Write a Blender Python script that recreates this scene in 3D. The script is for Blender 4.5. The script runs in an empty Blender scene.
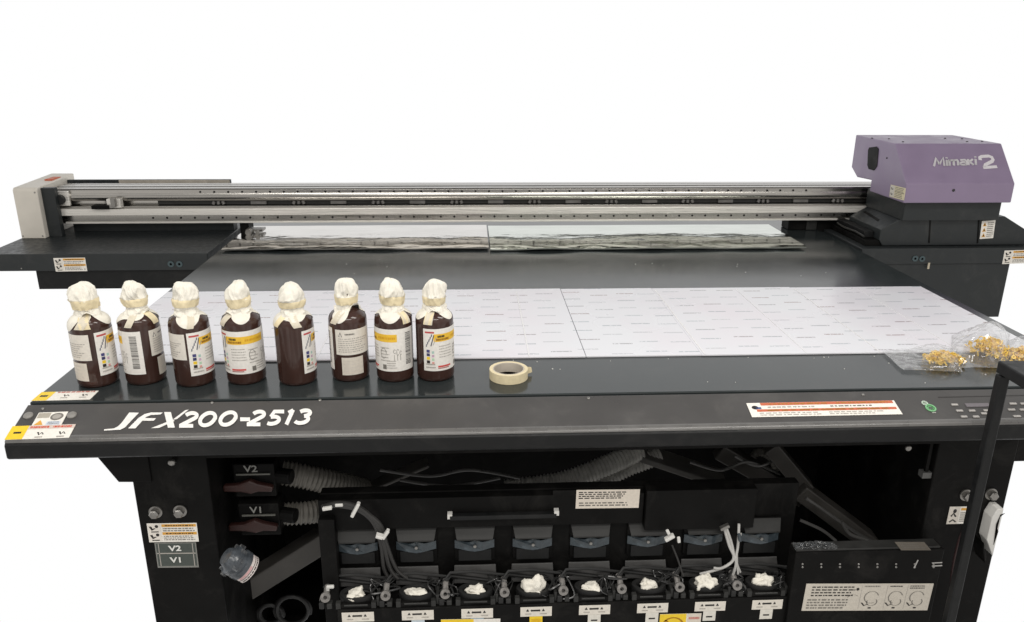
import bpy, bmesh, math, random
from mathutils import Vector as V, Matrix, noise, Euler
S = bpy.context.scene
COL = S.collection
rnd = random.Random(7)
PI = math.pi

# ------------------------------------------------------------------ camera
FPX, PITCH, YAW, ROLL = 785.09, 0.32061616, 0.05437343, 0.00654898
DECK = 0.95
CAM = V((0, 0, DECK + 0.80))
cp, sp, cy, sy, cr, sr = (math.cos(PITCH), math.sin(PITCH), math.cos(YAW), math.sin(YAW), math.cos(ROLL), math.sin(ROLL))
FW = V((sy * cp, cy * cp, -sp)); RT0 = V((cy, -sy, 0)); UP0 = RT0.cross(FW)
RT = cr * RT0 + sr * UP0; UP = -sr * RT0 + cr * UP0
cam = bpy.data.cameras.new('camera'); cam.sensor_width = 36; cam.lens = FPX / 1024 * 36
cam.clip_end = 200; cam.clip_start = 0.05
co = bpy.data.objects.new('camera', cam); COL.objects.link(co)
co.matrix_world = Matrix(((RT.x, UP.x, -FW.x, CAM.x), (RT.y, UP.y, -FW.y, CAM.y), (RT.z, UP.z, -FW.z, CAM.z), (0, 0, 0, 1)))
S.camera = co
def ray(px, py): return FW * FPX + (px - 512) * RT - (py - 311) * UP
def onp(px, py, P0, n): d = ray(px, py); return CAM + d * ((V(P0) - CAM).dot(V(n)) / d.dot(V(n)))
def atz(px, py, z=DECK): return onp(px, py, (0, 0, z), (0, 0, 1))
def aty(px, py, y): return onp(px, py, (0, y, 0), (0, 1, 0))

# ------------------------------------------------------------------ materials
def mat(name, col, rough=0.5, metal=0.0, var=0.12, scale=30, bump=0.0, bscale=200, spec=0.5, coat=0.0, stretch=None, rvar=0.1, wear=0.0):
    m = bpy.data.materials.new(name); m.use_nodes = True
    nt = m.node_tree; b = nt.nodes['Principled BSDF']
    tc = nt.nodes.new('ShaderNodeTexCoord'); src = tc.outputs['Object']
    if stretch:
        mp = nt.nodes.new('ShaderNodeMapping'); mp.inputs['Scale'].default_value = stretch
        nt.links.new(src, mp.inputs['Vector']); src = mp.outputs['Vector']
    n = nt.nodes.new('ShaderNodeTexNoise'); n.inputs['Scale'].default_value = scale; n.inputs['Detail'].default_value = 5
    nt.links.new(src, n.inputs['Vector'])
    r = nt.nodes.new('ShaderNodeMapRange'); r.inputs['From Min'].default_value = .3; r.inputs['From Max'].default_value = .7
    r.inputs['To Min'].default_value = 1 - var; r.inputs['To Max'].default_value = 1 + var
    nt.links.new(n.outputs['Fac'], r.inputs['Value'])
    mx = nt.nodes.new('ShaderNodeVectorMath'); mx.operation = 'SCALE'; mx.inputs[0].default_value = col[:3]
    nt.links.new(r.outputs[0], mx.inputs['Scale']); nt.links.new(mx.outputs[0], b.inputs['Base Color'])
    if wear:
        w1 = nt.nodes.new('ShaderNodeTexNoise'); w1.inputs['Scale'].default_value = 9; w1.inputs['Detail'].default_value = 9; w1.inputs['Roughness'].default_value = .72; w1.inputs['Distortion'].default_value = .6
        nt.links.new(tc.outputs['Object'], w1.inputs['Vector'])
        w2 = nt.nodes.new('ShaderNodeMapRange'); w2.inputs['From Min'].default_value = .52; w2.inputs['From Max'].default_value = .78; w2.inputs['To Min'].default_value = 0; w2.inputs['To Max'].default_value = wear
        w3 = nt.nodes.new('ShaderNodeMix'); w3.data_type = 'RGBA'; w3.inputs[7].default_value = (.26, .245, .225, 1)
        nt.links.new(w1.outputs['Fac'], w2.inputs['Value']); nt.links.new(w2.outputs[0], w3.inputs[0]); nt.links.new(mx.outputs[0], w3.inputs[6]); nt.links.new(w3.outputs[2], b.inputs['Base Color'])
    r2 = nt.nodes.new('ShaderNodeMapRange'); r2.inputs['From Min'].default_value = .3; r2.inputs['From Max'].default_value = .7
    r2.inputs['To Min'].default_value = max(.02, rough - rvar); r2.inputs['To Max'].default_value = min(1, rough + rvar)
    nt.links.new(n.outputs['Fac'], r2.inputs['Value']); nt.links.new(r2.outputs[0], b.inputs['Roughness'])
    b.inputs['Metallic'].default_value = metal; b.inputs['Specular IOR Level'].default_value = spec
    b.inputs['Coat Weight'].default_value = coat; b.inputs['Coat Roughness'].default_value = .1
    if bump:
        n2 = nt.nodes.new('ShaderNodeTexNoise'); n2.inputs['Scale'].default_value = bscale; n2.inputs['Detail'].default_value = 3
        nt.links.new(src, n2.inputs['Vector'])
        bp = nt.nodes.new('ShaderNodeBump'); bp.inputs['Strength'].default_value = bump; bp.inputs['Distance'].default_value = .004
        nt.links.new(n2.outputs['Fac'], bp.inputs['Height']); nt.links.new(bp.outputs[0], b.inputs['Normal'])
    return m
_ink = {}
def ink(c):
    c = tuple(round(x, 3) for x in c)
    if c not in _ink: _ink[c] = mat('print', c, .5, var=.06, scale=150, spec=.35)
    return _ink[c]
def srgb(r, g, b):
    f = lambda c: (c / 255 / 12.92) if c <= 10 else ((c / 255 + .055) / 1.055) ** 2.4
    return (f(r), f(g), f(b))
BLACK = mat('black_paint', (.0082, .0086, .009), .5, var=.1, scale=60, bump=.05, bscale=500, spec=.28, wear=.05)
DARK = mat('dark_steel', (.0058, .0056, .0054), .5, var=.3, scale=14, bump=.05, bscale=300, spec=.1, wear=.06)
DARK2 = mat('dark_grey_steel', (.026, .026, .025), .45, var=.25, scale=20, spec=.35)
CHAR = mat('charcoal_paint', (.021, .0245, .026), .42, var=.08, scale=50, bump=.08, bscale=600, spec=.4, wear=.08)
DECKM = mat('dark_deck', (.024, .0295, .0305), .16, var=.10, scale=3, spec=.44, rvar=.05, bump=.02, bscale=40, wear=.05)
PANEL = mat('grey_panel', (.070, .067, .0655), .36, var=.06, scale=9, bump=.05, bscale=700, spec=.45, wear=.14)
BEIGE = mat('beige_cover', (.70, .66, .59), .5, var=.04, scale=20, bump=.04, bscale=500)
PURPLE = mat('purple_cover', (.240, .183, .285), .42, var=.04, scale=12, bump=.05, bscale=500, spec=.8)
ALU = mat('aluminium', (.44, .425, .40), .25, 1.0, var=.10, scale=4, stretch=(1.0, 12, 30), rvar=.07)
ALU2 = mat('bright_rail', (.78, .755, .71), .30, .35, var=.1, scale=5, stretch=(1.2, 20, 40), rvar=.08)
STEEL = mat('bolt_steel', (.30, .29, .275), .35, .9, var=.15, scale=80)
WHITEP = mat('white_plastic', (.68, .67, .64), .45, var=.05)
HOSE2 = mat('brightened_ribbed_hose', (.50, .49, .46), .45, var=.2, scale=40)  # ribbed hose with its colour raised to replace missing light under the table
HOSE = mat('ribbed_hose', (.16, .15, .133), .5, var=.2, scale=40)
RED = mat('red_brown_plastic', (.034, .012, .010), .45, var=.2)
RUBB = mat('black_rubber', (.012, .012, .012), .6, var=.2)
TRAY = mat('lit_flap_grey', (.045, .044, .043), .4, var=.15)  # lighter grey paints in the extra light on the upward-tilted flap
BLUEP = mat('blue_grey_film', (.045, .058, .068), .2, var=.3, scale=60)
GLASS = mat('brown_bottle', (.047, .0225, .0175), .11, var=.15, scale=20, spec=.5, rvar=.05)
TISS = mat('white_tissue', (.82, .785, .70), .9, var=.07, scale=60, bump=.35, bscale=160, spec=.15)
BANDM = mat('cream_tape', (.80, .69, .46), .6, var=.1, scale=60, bump=.25, bscale=120, spec=.3)
TAPE = mat('masking_tape', (.74, .64, .42), .6, var=.07, scale=90, bump=.15, bscale=300)
CORE = mat('cardboard_core', (.52, .47, .40), .8, var=.1)
GOLD = mat('gold_metal', (.86, .585, .105), .38, .2, var=.22, scale=90)
PAPER = srgb(236, 232, 224)

def glassy(name, tint, lo, hi, rough=.1, scale=30):
    m = bpy.data.materials.new(name); m.use_nodes = True; nt = m.node_tree
    nt.nodes.remove(nt.nodes['Principled BSDF']); out = nt.nodes['Material Output']; L = nt.links.new
    t = nt.nodes.new('ShaderNodeBsdfTransparent'); t.inputs[0].default_value = (*tint, 1)
    g = nt.nodes.new('ShaderNodeBsdfGlossy'); g.inputs[0].default_value = (.95, .95, .95, 1); g.inputs['Roughness'].default_value = rough
    d = nt.nodes.new('ShaderNodeBsdfDiffuse'); d.inputs[0].default_value = (.8, .8, .8, 1)
    tc = nt.nodes.new('ShaderNodeTexCoord'); n = nt.nodes.new('ShaderNodeTexVoronoi'); n.feature = 'SMOOTH_F1'; n.inputs['Scale'].default_value = scale
    L(tc.outputs['Object'], n.inputs['Vector'])
    bp = nt.nodes.new('ShaderNodeBump'); bp.inputs['Strength'].default_value = .9; bp.inputs['Distance'].default_value = .012
    L(n.outputs['Distance'], bp.inputs['Height']); L(bp.outputs[0], g.inputs['Normal'])
    fr = nt.nodes.new('ShaderNodeLayerWeight'); fr.inputs['Blend'].default_value = .35; L(bp.outputs[0], fr.inputs['Normal'])
    mr = nt.nodes.new('ShaderNodeMapRange'); mr.inputs['To Min'].default_value = lo; mr.inputs['To Max'].default_value = hi; L(fr.outputs['Facing'], mr.inputs['Value'])
    a = nt.nodes.new('ShaderNodeMixShader'); a.inputs[0].default_value = .36; L(g.outputs[0], a.inputs[1]); L(d.outputs[0], a.inputs[2])
    mx = nt.nodes.new('ShaderNodeMixShader'); L(mr.outputs[0], mx.inputs[0]); L(t.outputs[0], mx.inputs[1]); L(a.outputs[0], mx.inputs[2]); L(mx.outputs[0], out.inputs['Surface'])
    return m
FILM = glassy('clear_bag_film', (.97, .97, .97), .05, .42, .09, 30)
CLEAR = glassy('clear_plastic', (.80, .82, .84), .03, .40, .12, 60)

def mirror_mat(c):
    m = mat('silver_sheet', c, .07, 1.0, var=.06, scale=6, rvar=.03)
    nt = m.node_tree; b = nt.nodes['Principled BSDF']
    tc = nt.nodes.new('ShaderNodeTexCoord'); mp = nt.nodes.new('ShaderNodeMapping'); mp.inputs['Scale'].default_value = (5, 9, 1)
    n = nt.nodes.new('ShaderNodeTexNoise'); n.inputs['Scale'].default_value = 1.2; n.inputs['Detail'].default_value = 3
    nt.links.new(tc.outputs['Object'], mp.inputs[0]); nt.links.new(mp.outputs[0], n.inputs['Vector'])
    bp = nt.nodes.new('ShaderNodeBump'); bp.inputs['Strength'].default_value = .16; bp.inputs['Distance'].default_value = .02
    nt.links.new(n.outputs['Fac'], bp.inputs['Height']); nt.links.new(bp.outputs[0], b.inputs['Normal'])
    return m
MIRROR = mirror_mat((.60, .58, .55)); MIRROR_REFL_TINT = mirror_mat((.57, .60, .55))  # greenish tint of the second puts the room's reflection into its colour

def sheet_mat():
    m = mat('printed_film', (.745, .752, .788), .24, var=.02, scale=3, spec=.4)
    nt = m.node_tree; b = nt.nodes['Principled BSDF']; L = nt.links.new
    base = b.inputs['Base Color'].links[0].from_socket
    bn = nt.nodes.new('ShaderNodeTexNoise'); bn.inputs['Scale'].default_value = 4.5; bn.inputs['Detail'].default_value = 4
    t0 = nt.nodes.new('ShaderNodeTexCoord'); L(t0.outputs['Object'], bn.inputs['Vector'])
    bm_ = nt.nodes.new('ShaderNodeMix'); bm_.data_type = 'RGBA'; bm_.inputs[7].default_value = (.748, .715, .762, 1); bm_.clamp_factor = True
    b0 = nt.nodes.new('ShaderNodeMapRange'); b0.inputs['From Min'].default_value = .38; b0.inputs['From Max'].default_value = .72; L(bn.outputs['Fac'], b0.inputs['Value'])
    L(b0.outputs[0], bm_.inputs[0]); L(base, bm_.inputs[6]); base = bm_.outputs[2]
    def M(op, a, c=None):
        n = nt.nodes.new('ShaderNodeMath'); n.operation = op
        for i, x in enumerate((a, c)):
            if x is None: continue
            if isinstance(x, (int, float)): n.inputs[i].default_value = x
            else: L(x, n.inputs[i])
        return n.outputs[0]
    tc = nt.nodes.new('ShaderNodeTexCoord'); sx = nt.nodes.new('ShaderNodeSeparateXYZ'); L(tc.outputs['Object'], sx.inputs[0])
    X = M('ADD', sx.outputs[0], 20.0); Y = sx.outputs[1]
    cx = M('DIVIDE', X, .091); ci = M('FLOOR', cx); fx = M('FRACT', cx)
    wn = nt.nodes.new('ShaderNodeTexWhiteNoise'); wn.noise_dimensions = '1D'; L(ci, wn.inputs['W'])
    ry = M('ADD', M('DIVIDE', Y, .078), M('MULTIPLY', wn.outputs['Value'], 3)); ri = M('FLOOR', ry); fy = M('FRACT', ry)
    cb = nt.nodes.new('ShaderNodeCombineXYZ'); L(ci, cb.inputs[0]); L(ri, cb.inputs[1])
    w2 = nt.nodes.new('ShaderNodeTexWhiteNoise'); w2.noise_dimensions = '3D'; L(cb.outputs[0], w2.inputs['Vector'])
    jit = M('MULTIPLY', w2.outputs['Value'], .25)
    inx = M('MULTIPLY', M('GREATER_THAN', fx, M('ADD', jit, .02)), M('LESS_THAN', fx, M('ADD', jit, .66)))
    iny = M('LESS_THAN', fy, .095)
    tn = nt.nodes.new('ShaderNodeTexNoise'); tn.inputs['Scale'].default_value = 160; L(tc.outputs['Object'], tn.inputs['Vector'])
    br = M('GREATER_THAN', tn.outputs['Fac'], .40)
    fac = M('MULTIPLY', M('MULTIPLY', inx, iny), M('MULTIPLY', br, M('ADD', M('MULTIPLY', w2.outputs['Value'], .55), .30)))
    cr_ = nt.nodes.new('ShaderNodeValToRGB'); e = cr_.color_ramp.elements
    e[0].color = (.16, .17, .18, 1); e[1].color = (.30, .21, .21, 1); x = e.new(.45); x.color = (.16, .24, .27, 1)
    L(w2.outputs['Value'], cr_.inputs[0])
    mx = nt.nodes.new('ShaderNodeMix'); mx.data_type = 'RGBA'; L(fac, mx.inputs[0]); L(base, mx.inputs[6]); L(cr_.outputs[0], mx.inputs[7])
    L(mx.outputs[2], b.inputs['Base Color'])
    return m
SHEET = sheet_mat()

# ------------------------------------------------------------------ mesh builder
class MB:
    def __init__(s, m=None): s.v = []; s.f = []; s.mi = []; s.mats = []; s.cur = m
    def _m(s, m):
        m = m or s.cur
        if m not in s.mats: s.mats.append(m)
        return s.mats.index(m)
    def add(s, vs, fs, m=None):
        o = len(s.v); i = s._m(m); s.v += [tuple(p) for p in vs]
        for f in fs: s.f.append(tuple(o + k for k in f)); s.mi.append(i)
        return s
    def box(s, x0, x1, y0, y1, z0, z1, m=None):
        vs = [(x, y, z) for z in (z0, z1) for y in (y0, y1) for x in (x0, x1)]
        return s.add(vs, [(0, 2, 3, 1), (4, 5, 7, 6), (0, 1, 5, 4), (2, 6, 7, 3), (0, 4, 6, 2), (1, 3, 7, 5)], m)
    def prism(s, pts, ext, m=None):
        n = len(pts); e = V(ext); vs = [V(p) for p in pts] + [V(p) + e for p in pts]
        nrm = sum(((vs[i]).cross(vs[(i + 1) % n]) for i in range(n)), V())
        flip = nrm.dot(e) > 0
        fs = [tuple(range(n)), tuple(range(2 * n - 1, n - 1, -1))] + [((i + 1) % n, i, i + n, (i + 1) % n + n) for i in range(n)]
        if flip: fs = [tuple(reversed(f)) for f in fs]
        return s.add(vs, fs, m)
    def bar(s, p0, p1, w, h, m=None, up=(0, 0, 1)):
        p0, p1 = V(p0), V(p1); d = (p1 - p0).normalized(); a = d.cross(V(up)).normalized() * w / 2; b = a.cross(d).normalized() * h / 2
        return s.prism([p0 + a + b, p0 - a + b, p0 - a - b, p0 + a - b], p1 - p0, m)
    def tube(s, path, r, n=12, m=None, caps=True):
        P = [V(p) for p in path]; k = len(P); rs = r if isinstance(r, (list, tuple)) else [r] * k
        vs = []; ref = V((0, 0, 1)); prev = None
        for i in range(k):
            t = (P[min(i + 1, k - 1)] - P[max(i - 1, 0)]).normalized()
            a = (prev - t * prev.dot(t)) if prev else t.cross(ref if abs(t.z) < .9 else V((1, 0, 0)))
            a.normalize(); prev = a; b = t.cross(a)
            for j in range(n): an = 2 * PI * j / n; vs.append(P[i] + (a * math.cos(an) + b * math.sin(an)) * rs[i])
        fs = [(i * n + j, i * n + (j + 1) % n, (i + 1) * n + (j + 1) % n, (i + 1) * n + j) for i in range(k - 1) for j in range(n)]
        if caps: fs += [tuple(range(n - 1, -1, -1)), tuple(range((k - 1) * n, k * n))]
        return s.add(vs, fs, m)
    def cyl(s, p0, p1, r0, r1=None, n=20, m=None): return s.tube([p0, p1], [r0, r0 if r1 is None else r1], n, m)
    def lathe(s, c, prof, n=40, m=None, R=None):
        vs = []; c = V(c)
        for (r, z) in prof:
            for j in range(n):
                p = V((r * math.cos(2 * PI * j / n), r * math.sin(2 * PI * j / n), z)); vs.append(c + (R @ p if R else p))
        k = len(prof); fs = [(i * n + j, i * n + (j + 1) % n, (i + 1) * n + (j + 1) % n, (i + 1) * n + j) for i in range(k - 1) for j in range(n)]
        if prof[0][0] > 1e-6: fs.append(tuple(range(n - 1, -1, -1)))
        if prof[-1][0] > 1e-6: fs.append(tuple(range((k - 1) * n, k * n)))
        return s.add(vs, fs, m)
    def build(s, name, parent=None, bevel=0, smooth=False, loc=None, seg=2, ang=40):
        me = bpy.data.meshes.new(name); me.from_pydata(s.v, [], s.f)
        for m in s.mats: me.materials.append(m)
        for p, i in zip(me.polygons, s.mi): p.material_index = i; p.use_smooth = smooth
        me.validate(); me.update()
        o = bpy.data.objects.new(name, me); COL.objects.link(o)
        if loc: o.location = loc
        if smooth: me.set_sharp_from_angle(angle=math.radians(ang))
        if bevel:
            b = o.modifiers.new('bevel', 'BEVEL'); b.width = bevel; b.segments = seg; b.limit_method = 'ANGLE'; b.angle_limit = math.radians(35)
            b.harden_normals = False
        if parent: par(o, parent)
        return o
def par(o, p):
    o.parent = p
    if p is PR: o.matrix_parent_inverse = Matrix.Translation(-V(PR.location))
PR = None
def thing(name, label, cat, loc=(0, 0, 0), group=None, rz=0):
    o = bpy.data.objects.new(name, None); COL.objects.link(o); o.location = loc; o.rotation_euler = (0, 0, rz); o.empty_display_size = .1
    o['label'] = label; o['category'] = cat
    if group: o['group'] = group
    return o
def tag(o, label, cat, group=None):
    o['label'] = label; o['category'] = cat
    if group: o['group'] = group
    return o

def smoothp(P, k=6):
    out = []
    for i in range(len(P) - 1):
        p0, p1, p2, p3 = P[max(i - 1, 0)], P[i], P[i + 1], P[min(i + 2, len(P) - 1)]
        for j in range(k):
            t = j / k; out.append(.5 * ((2 * p1) + (p2 - p0) * t + (2 * p0 - 5 * p1 + 4 * p2 - p3) * t * t + (3 * p1 - p0 - 3 * p2 + p3) * t ** 3))
    return out + [P[-1]]
smoothp_ = smoothp
# ------------------------------------------------------------------ printed labels, drawn as thin layered pieces
def stroke(pts, w):
    n = len(pts); L, R = [], []
    P = [V((p[0], p[1])) for p in pts]
    for i in range(n):
        t = (P[min(i + 1, n - 1)] - P[max(i - 1, 0)]).normalized(); nn = V((-t.y, t.x)) * w / 2
        L.append(P[i] + nn); R.append(P[i] - nn)
    return [[L[i], R[i], R[i + 1], L[i + 1]] for i in range(n - 1)]
def dashes(x0, x1, y, h, c, seed=0, fill=.8, L=2):
    q = random.Random(seed * 77 + int(y * 9999)); out = []; x = x0; span = x1 - x0
    while x < x1 - .02 * span:
        w = q.uniform(.03, .12) * span; e = min(x + w, x1)
        out.append(('r', x, y - h / 2, e, y + h / 2, c, L)); x = e + q.uniform(.012, .03) * span / fill
    return out
def text_block(x0, y0, x1, y1, n, c, seed=0, h=.45, ragged=.25):
    out = []; q = random.Random(seed)
    for i in range(n):
        y = y1 - (i + .5) * (y1 - y0) / n
        out += dashes(x0, x1 - q.random() * ragged * (x1 - x0), y, h * (y1 - y0) / n, c, seed + i)
    return out
def decal_mesh(name, elems, fn, parent, du=None, base=None, th=.0006, lift=.00025, asp=1.0):
    """elems in label coordinates; fn(u, v, height) -> point"""
    mb = MB()
    def quad_poly(pts, c, k):
        m = ink(c); h = th + lift * k
        mb.add([fn(p[0], p[1], h) for p in pts], [tuple(range(len(pts)))], m)
    def rect(x0, y0, x1, y1, c, k):
        n = max(1, int(math.ceil(abs(x1 - x0) / du))) if du else 1
        m = ink(c); h = th + lift * k; vs = []
        for i in range(n + 1): u = x0 + (x1 - x0) * i / n; vs += [fn(u, y0, h), fn(u, y1, h)]
        mb.add(vs, [(2 * i, 2 * i + 2, 2 * i + 3, 2 * i + 1) for i in range(n)], m)
    if base:
        x0, y0, x1, y1, c = base; rect(x0, y0, x1, y1, c, 0)
        n = max(1, int(math.ceil((x1 - x0) / du))) if du else 1
        edge = [(x0 + (x1 - x0) * i / n, y0) for i in range(n + 1)] + [(x1 - (x1 - x0) * i / n, y1) for i in range(n + 1)]
        k = len(edge); vs = [fn(u, v, 0) for u, v in edge] + [fn(u, v, th) for u, v in edge]
        mb.add(vs, [(i, (i + 1) % k, (i + 1) % k + k, i + k) for i in range(k)], ink(c))
    for e in elems:
        if e[0] == 'r': rect(*e[1:6], e[6] if len(e) > 6 else 1)
        elif e[0] == 'p': quad_poly(e[1], e[2], e[3] if len(e) > 3 else 2)
        elif e[0] == 's':
            for q in stroke([(p[0], p[1] * asp) for p in e[1]], e[2]): quad_poly([(p[0], p[1] / asp) for p in q], e[3], 2)
        elif e[0] == 'c':
            _, x, y, rx, ry, c, k = e; quad_poly([(x + rx * math.cos(a * PI / 10), y + ry * math.sin(a * PI / 10)) for a in range(20)], c, k)
    return mb.build(name, parent)
def frame_px(bl, br, tl, f):
    O = f(*bl); Ux = f(*br) - O; W = Ux.length; Ux.normalize(); Vy = f(*tl) - O; Vy -= Ux * Vy.dot(Ux); H = Vy.length; Vy.normalize()
    N = Ux.cross(Vy).normalized()
    return O, Ux, Vy, N, W, H
def decal_px(name, bl, br, tl, f, elems, parent, base=PAPER, off=.0006):
    O, Ux, Vy, N, W, H = frame_px(bl, br, tl, f)
    if N.dot(CAM - O) < 0: N = -N
    sc = lambda u, v, h: O + Ux * (u * W) + Vy * (v * H) + N * (h + off)
    return decal_mesh(name, elems, sc, parent, base=(0, 0, 1, 1, base) if base else None)
K = srgb(40, 38, 36); GR = srgb(120, 116, 110); LG = srgb(170, 165, 158); OR = srgb(222, 165, 70); RDO = srgb(200, 108, 78); YE = srgb(240, 205, 50)
def text_obj(body, O, Ux, Vy, N, size, m, parent, name='lettering', shear=0, extrude=.0005, xs=1.0, off=.0008, align='LEFT', thick=0):
    c = bpy.data.curves.new(name, 'FONT'); c.body = body; c.size = size; c.shear = shear; c.extrude = extrude; c.align_x = align; c.offset = thick; c.resolution_u = 3
    t = bpy.data.objects.new(name, c); COL.objects.link(t); bpy.context.view_layer.update()
    me = bpy.data.meshes.new_from_object(t.evaluated_get(bpy.context.evaluated_depsgraph_get()))
    bpy.data.objects.remove(t)
    for v in me.vertices: x, y, z = v.co; v.co = O + Ux * (x * xs) + Vy * y + N * (z + extrude + off)
    me.materials.clear(); me.materials.append(m); me.name = name
    o = bpy.data.objects.new(name, me); COL.objects.link(o); par(o, parent); return o

# hazard sticker layouts -----------------------------------------------------
def hazard_sticker(seed=0, two=True):
    e = [('r', .02, .06, .27, .94, srgb(228, 222, 212), 1)]
    for y in (.72, .27):
        e += [('s', [(.06, y + .12), (.10, y - .08), (.15, y + .02)], .05, K), ('c', .19, y + .12, .035, .08, K, 2), ('r', .07, y - .19, .22, y - .14, K, 2)]
    for y in (.88, .46):
        e += [('r', .29, y - .07, .98, y + .07, OR, 1)] + dashes(.36, .92, y, .05, K, seed, L=2)
    e += text_block(.31, .55, .96, .78, 2, GR, seed) + text_block(.31, .08, .96, .36, 3, GR, seed + 5)
    return e

# ================================================================== THE PRINTER
PR = thing('flatbed_printer', 'wide dark grey flatbed printer with purple carriage and aluminium gantry', 'printer', (.295, 2.8, 0))
XL, XR, YF, YB = -1.05, 1.645, 1.757, 4.05
# bed
bed = MB(DECKM).box(XL, XR, YF, YB, .905, .95).build('table_bed', PR, bevel=.003)
MB(DECKM).box(XR - .004, XR + .022, YF + .05, YB, .90, .944).build('edge_trim', bed, bevel=.003)
MB(DARK).box(XL + .03, XR - .03, YF + .10, YB - .1, .86, .904).build('bed_frame', PR)
# sloping front panel and lip
pA = V((0, 1.750, .947)); pB = V((0, 1.642, .911)); pS = (pA - pB).normalized(); pN = V((0, -pS.z, pS.y))
onpan = lambda px, py: onp(px, py, pA, pN)
panel = MB(PANEL).prism([(XL, 1.750, .947), (XL, 1.648, .9125), (XL, 1.648, .905), (XL, 1.750, .905)], (XR - XL, 0, 0)).build('front_panel', PR, bevel=.0015)
lip = MB(BLACK).prism([(XL - .002, 1.655, .9115), (XL - .002, 1.640, .9055), (XL - .002, 1.634, .90), (XL - .002, 1.634, .868), (XL - .002, 1.640, .862), (XL - .002, 1.76, .862), (XL - .002, 1.76, .9035), (XL - .002, 1.655, .9035)], (XR - XL + .004, 0, 0)).build('front_lip', PR, bevel=.003)
MB(mat('edge_highlight_grey', (.12, .116, .112), .3, spec=.6, var=.1)).prism([(XL, 1.6535, .9145), (XL, 1.648, .9142), (XL, 1.642, .9120), (XL, 1.638, .9085), (XL, 1.637, .9050), (XL, 1.6535, .9050)], (XR - XL, 0, 0)).build('panel_edge', panel, smooth=True, ang=50)  # paler than the panel: the edge highlight is put into the colour
# lettering on the panel, drawn stroke by stroke
def pan2(cx, cy): return onpan(95 + cx / 4.452, 395 + cy / 4.452)
LM = ink(srgb(238, 236, 232))
def panel_poly(polys, name):
    mb = MB(LM)
    for i_, pl in enumerate(polys):
        P = [pan2(*p) + pN * (.0009 + .00006 * i_) for p in pl]
        if (P[1] - P[0]).cross(P[2] - P[1]).dot(pN) < 0: P.reverse()
        mb.add(P, [tuple(range(len(P)))])
    return mb.build(name, panel)
J = [[(153, 79), (196, 80), (150, 128), (118, 126)], [(118, 126), (150, 128), (135, 145), (103, 141)], [(103, 141), (135, 145), (112, 156), (85, 150)], [(85, 150), (112, 156), (40, 160), (42, 154)]]
F = [[(302, 79), (292, 88), (250, 90), (250, 79)], [(250, 79), (250, 90), (230, 98), (222, 86)], [(222, 86), (230, 98), (222, 105), (195, 103)], [(195, 103), (222, 105), (180, 150), (148, 150)], [(223, 104), (272, 105), (262, 116), (212, 116)]]
X = [[(308, 77), (338, 77), (356, 146), (325, 147)], [(402, 69), (418, 66), (366, 108), (345, 112)], [(345, 112), (356, 116), (285, 148), (250, 149)], ]
for g in (J, F, X): panel_poly(g, 'lettering')
def ell(cx, cy, rx, ry, a0=0, a1=360, n=22): return [(cx + rx * math.cos(math.radians(a0 + (a1 - a0) * i / n)), cy + ry * math.sin(math.radians(a0 + (a1 - a0) * i / n))) for i in range(n + 1)]
DIG = {'2': [ell(.48, .72, .38, .23, 160, -35, 14) + [(.06, .08)], [(.0, .075), (.92, .075)]],
       '0': [ell(.5, .5, .42, .43, 0, 360, 26)],
       '5': [[(.95, .92), (.30, .92), (.22, .56)], [(.22, .55)] + ell(.45, .32, .42, .25, 100, -130, 14)],
       '1': [[(.22, .80), (.6, .97)], [(.55, 1.0), (.55, 0)]],
       '3': [ell(.45, .73, .36, .20, 150, -80, 12), ell(.45, .30, .42, .25, 80, -150, 14)],
       '-': [[(0, .42), (1, .42)]]}
def digit(ch, x0, x1, yb, h=66, shear=30, wd=17.0):
    polys = []
    for st in DIG[ch]:
        pts = [(x0 + u * (x1 - x0) + v * shear, yb - v * h) for u, v in st]
        polys += stroke(pts, wd)
    panel_poly(polys, 'lettering')
for ch, x0, x1, yb in (('2', 373, 441, 144.5), ('0', 450, 524, 142.5), ('0', 540, 616, 140), ('-', 634, 678, 137), ('2', 674, 740, 138), ('5', 752, 818, 135.5), ('1', 828, 872, 133), ('3', 880, 949, 131)):
    digit(ch, x0, x1, yb)
# stickers on panel and deck
ondeck = lambda px, py: atz(px, py, .9502)
def step_icons(y, xs):
    e = []
    for x in xs: e += [('s', [(x - .035, y + .12), (x, y - .1), (x + .03, y + .1), (x + .06, y - .05)], .03, K), ('r', x - .05, y - .28, x + .07, y - .2, LG, 2)]
    return e
decal_px('warning_label', (31.5, 401.3), (90, 399.8), (43, 392.5), ondeck, [('r', 0, 0, .25, 1, YE, 1), ('r', .06, .42, .19, .6, K, 2)] + step_icons(.5, (.5, .82)) + dashes(.3, .95, .9, .12, srgb(190, 110, 100), 3), bed)
decal_px('warning_label', (4.5, 440.2), (69, 438), (16, 426.5), onpan, [('r', 0, 0, .27, 1, YE, 1), ('r', .08, .42, .20, .55, K, 2), ('r', .27, .72, 1, 1, srgb(214, 196, 186), 1)] + dashes(.3, .6, .86, .14, srgb(206, 84, 62), 1) + dashes(.66, .96, .86, .14, srgb(206, 84, 62), 2) + step_icons(.36, (.5, .84)), panel)
decal_px('caution_label', (31, 427.2), (61, 426), (39, 413), onpan, [('c', .70, .66, .22, .26, GR, 1), ('c', .70, .66, .15, .17, LG, 2), ('r', .03, .60, .45, .95, srgb(175, 168, 155), 1), ('p', [(.06, .1), (.36, .1), (.21, .45)], OR, 2), ('r', .45, .08, .92, .34, srgb(205, 214, 226), 1)] + text_block(.5, .1, .9, .32, 2, GR, 4), panel)
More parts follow.
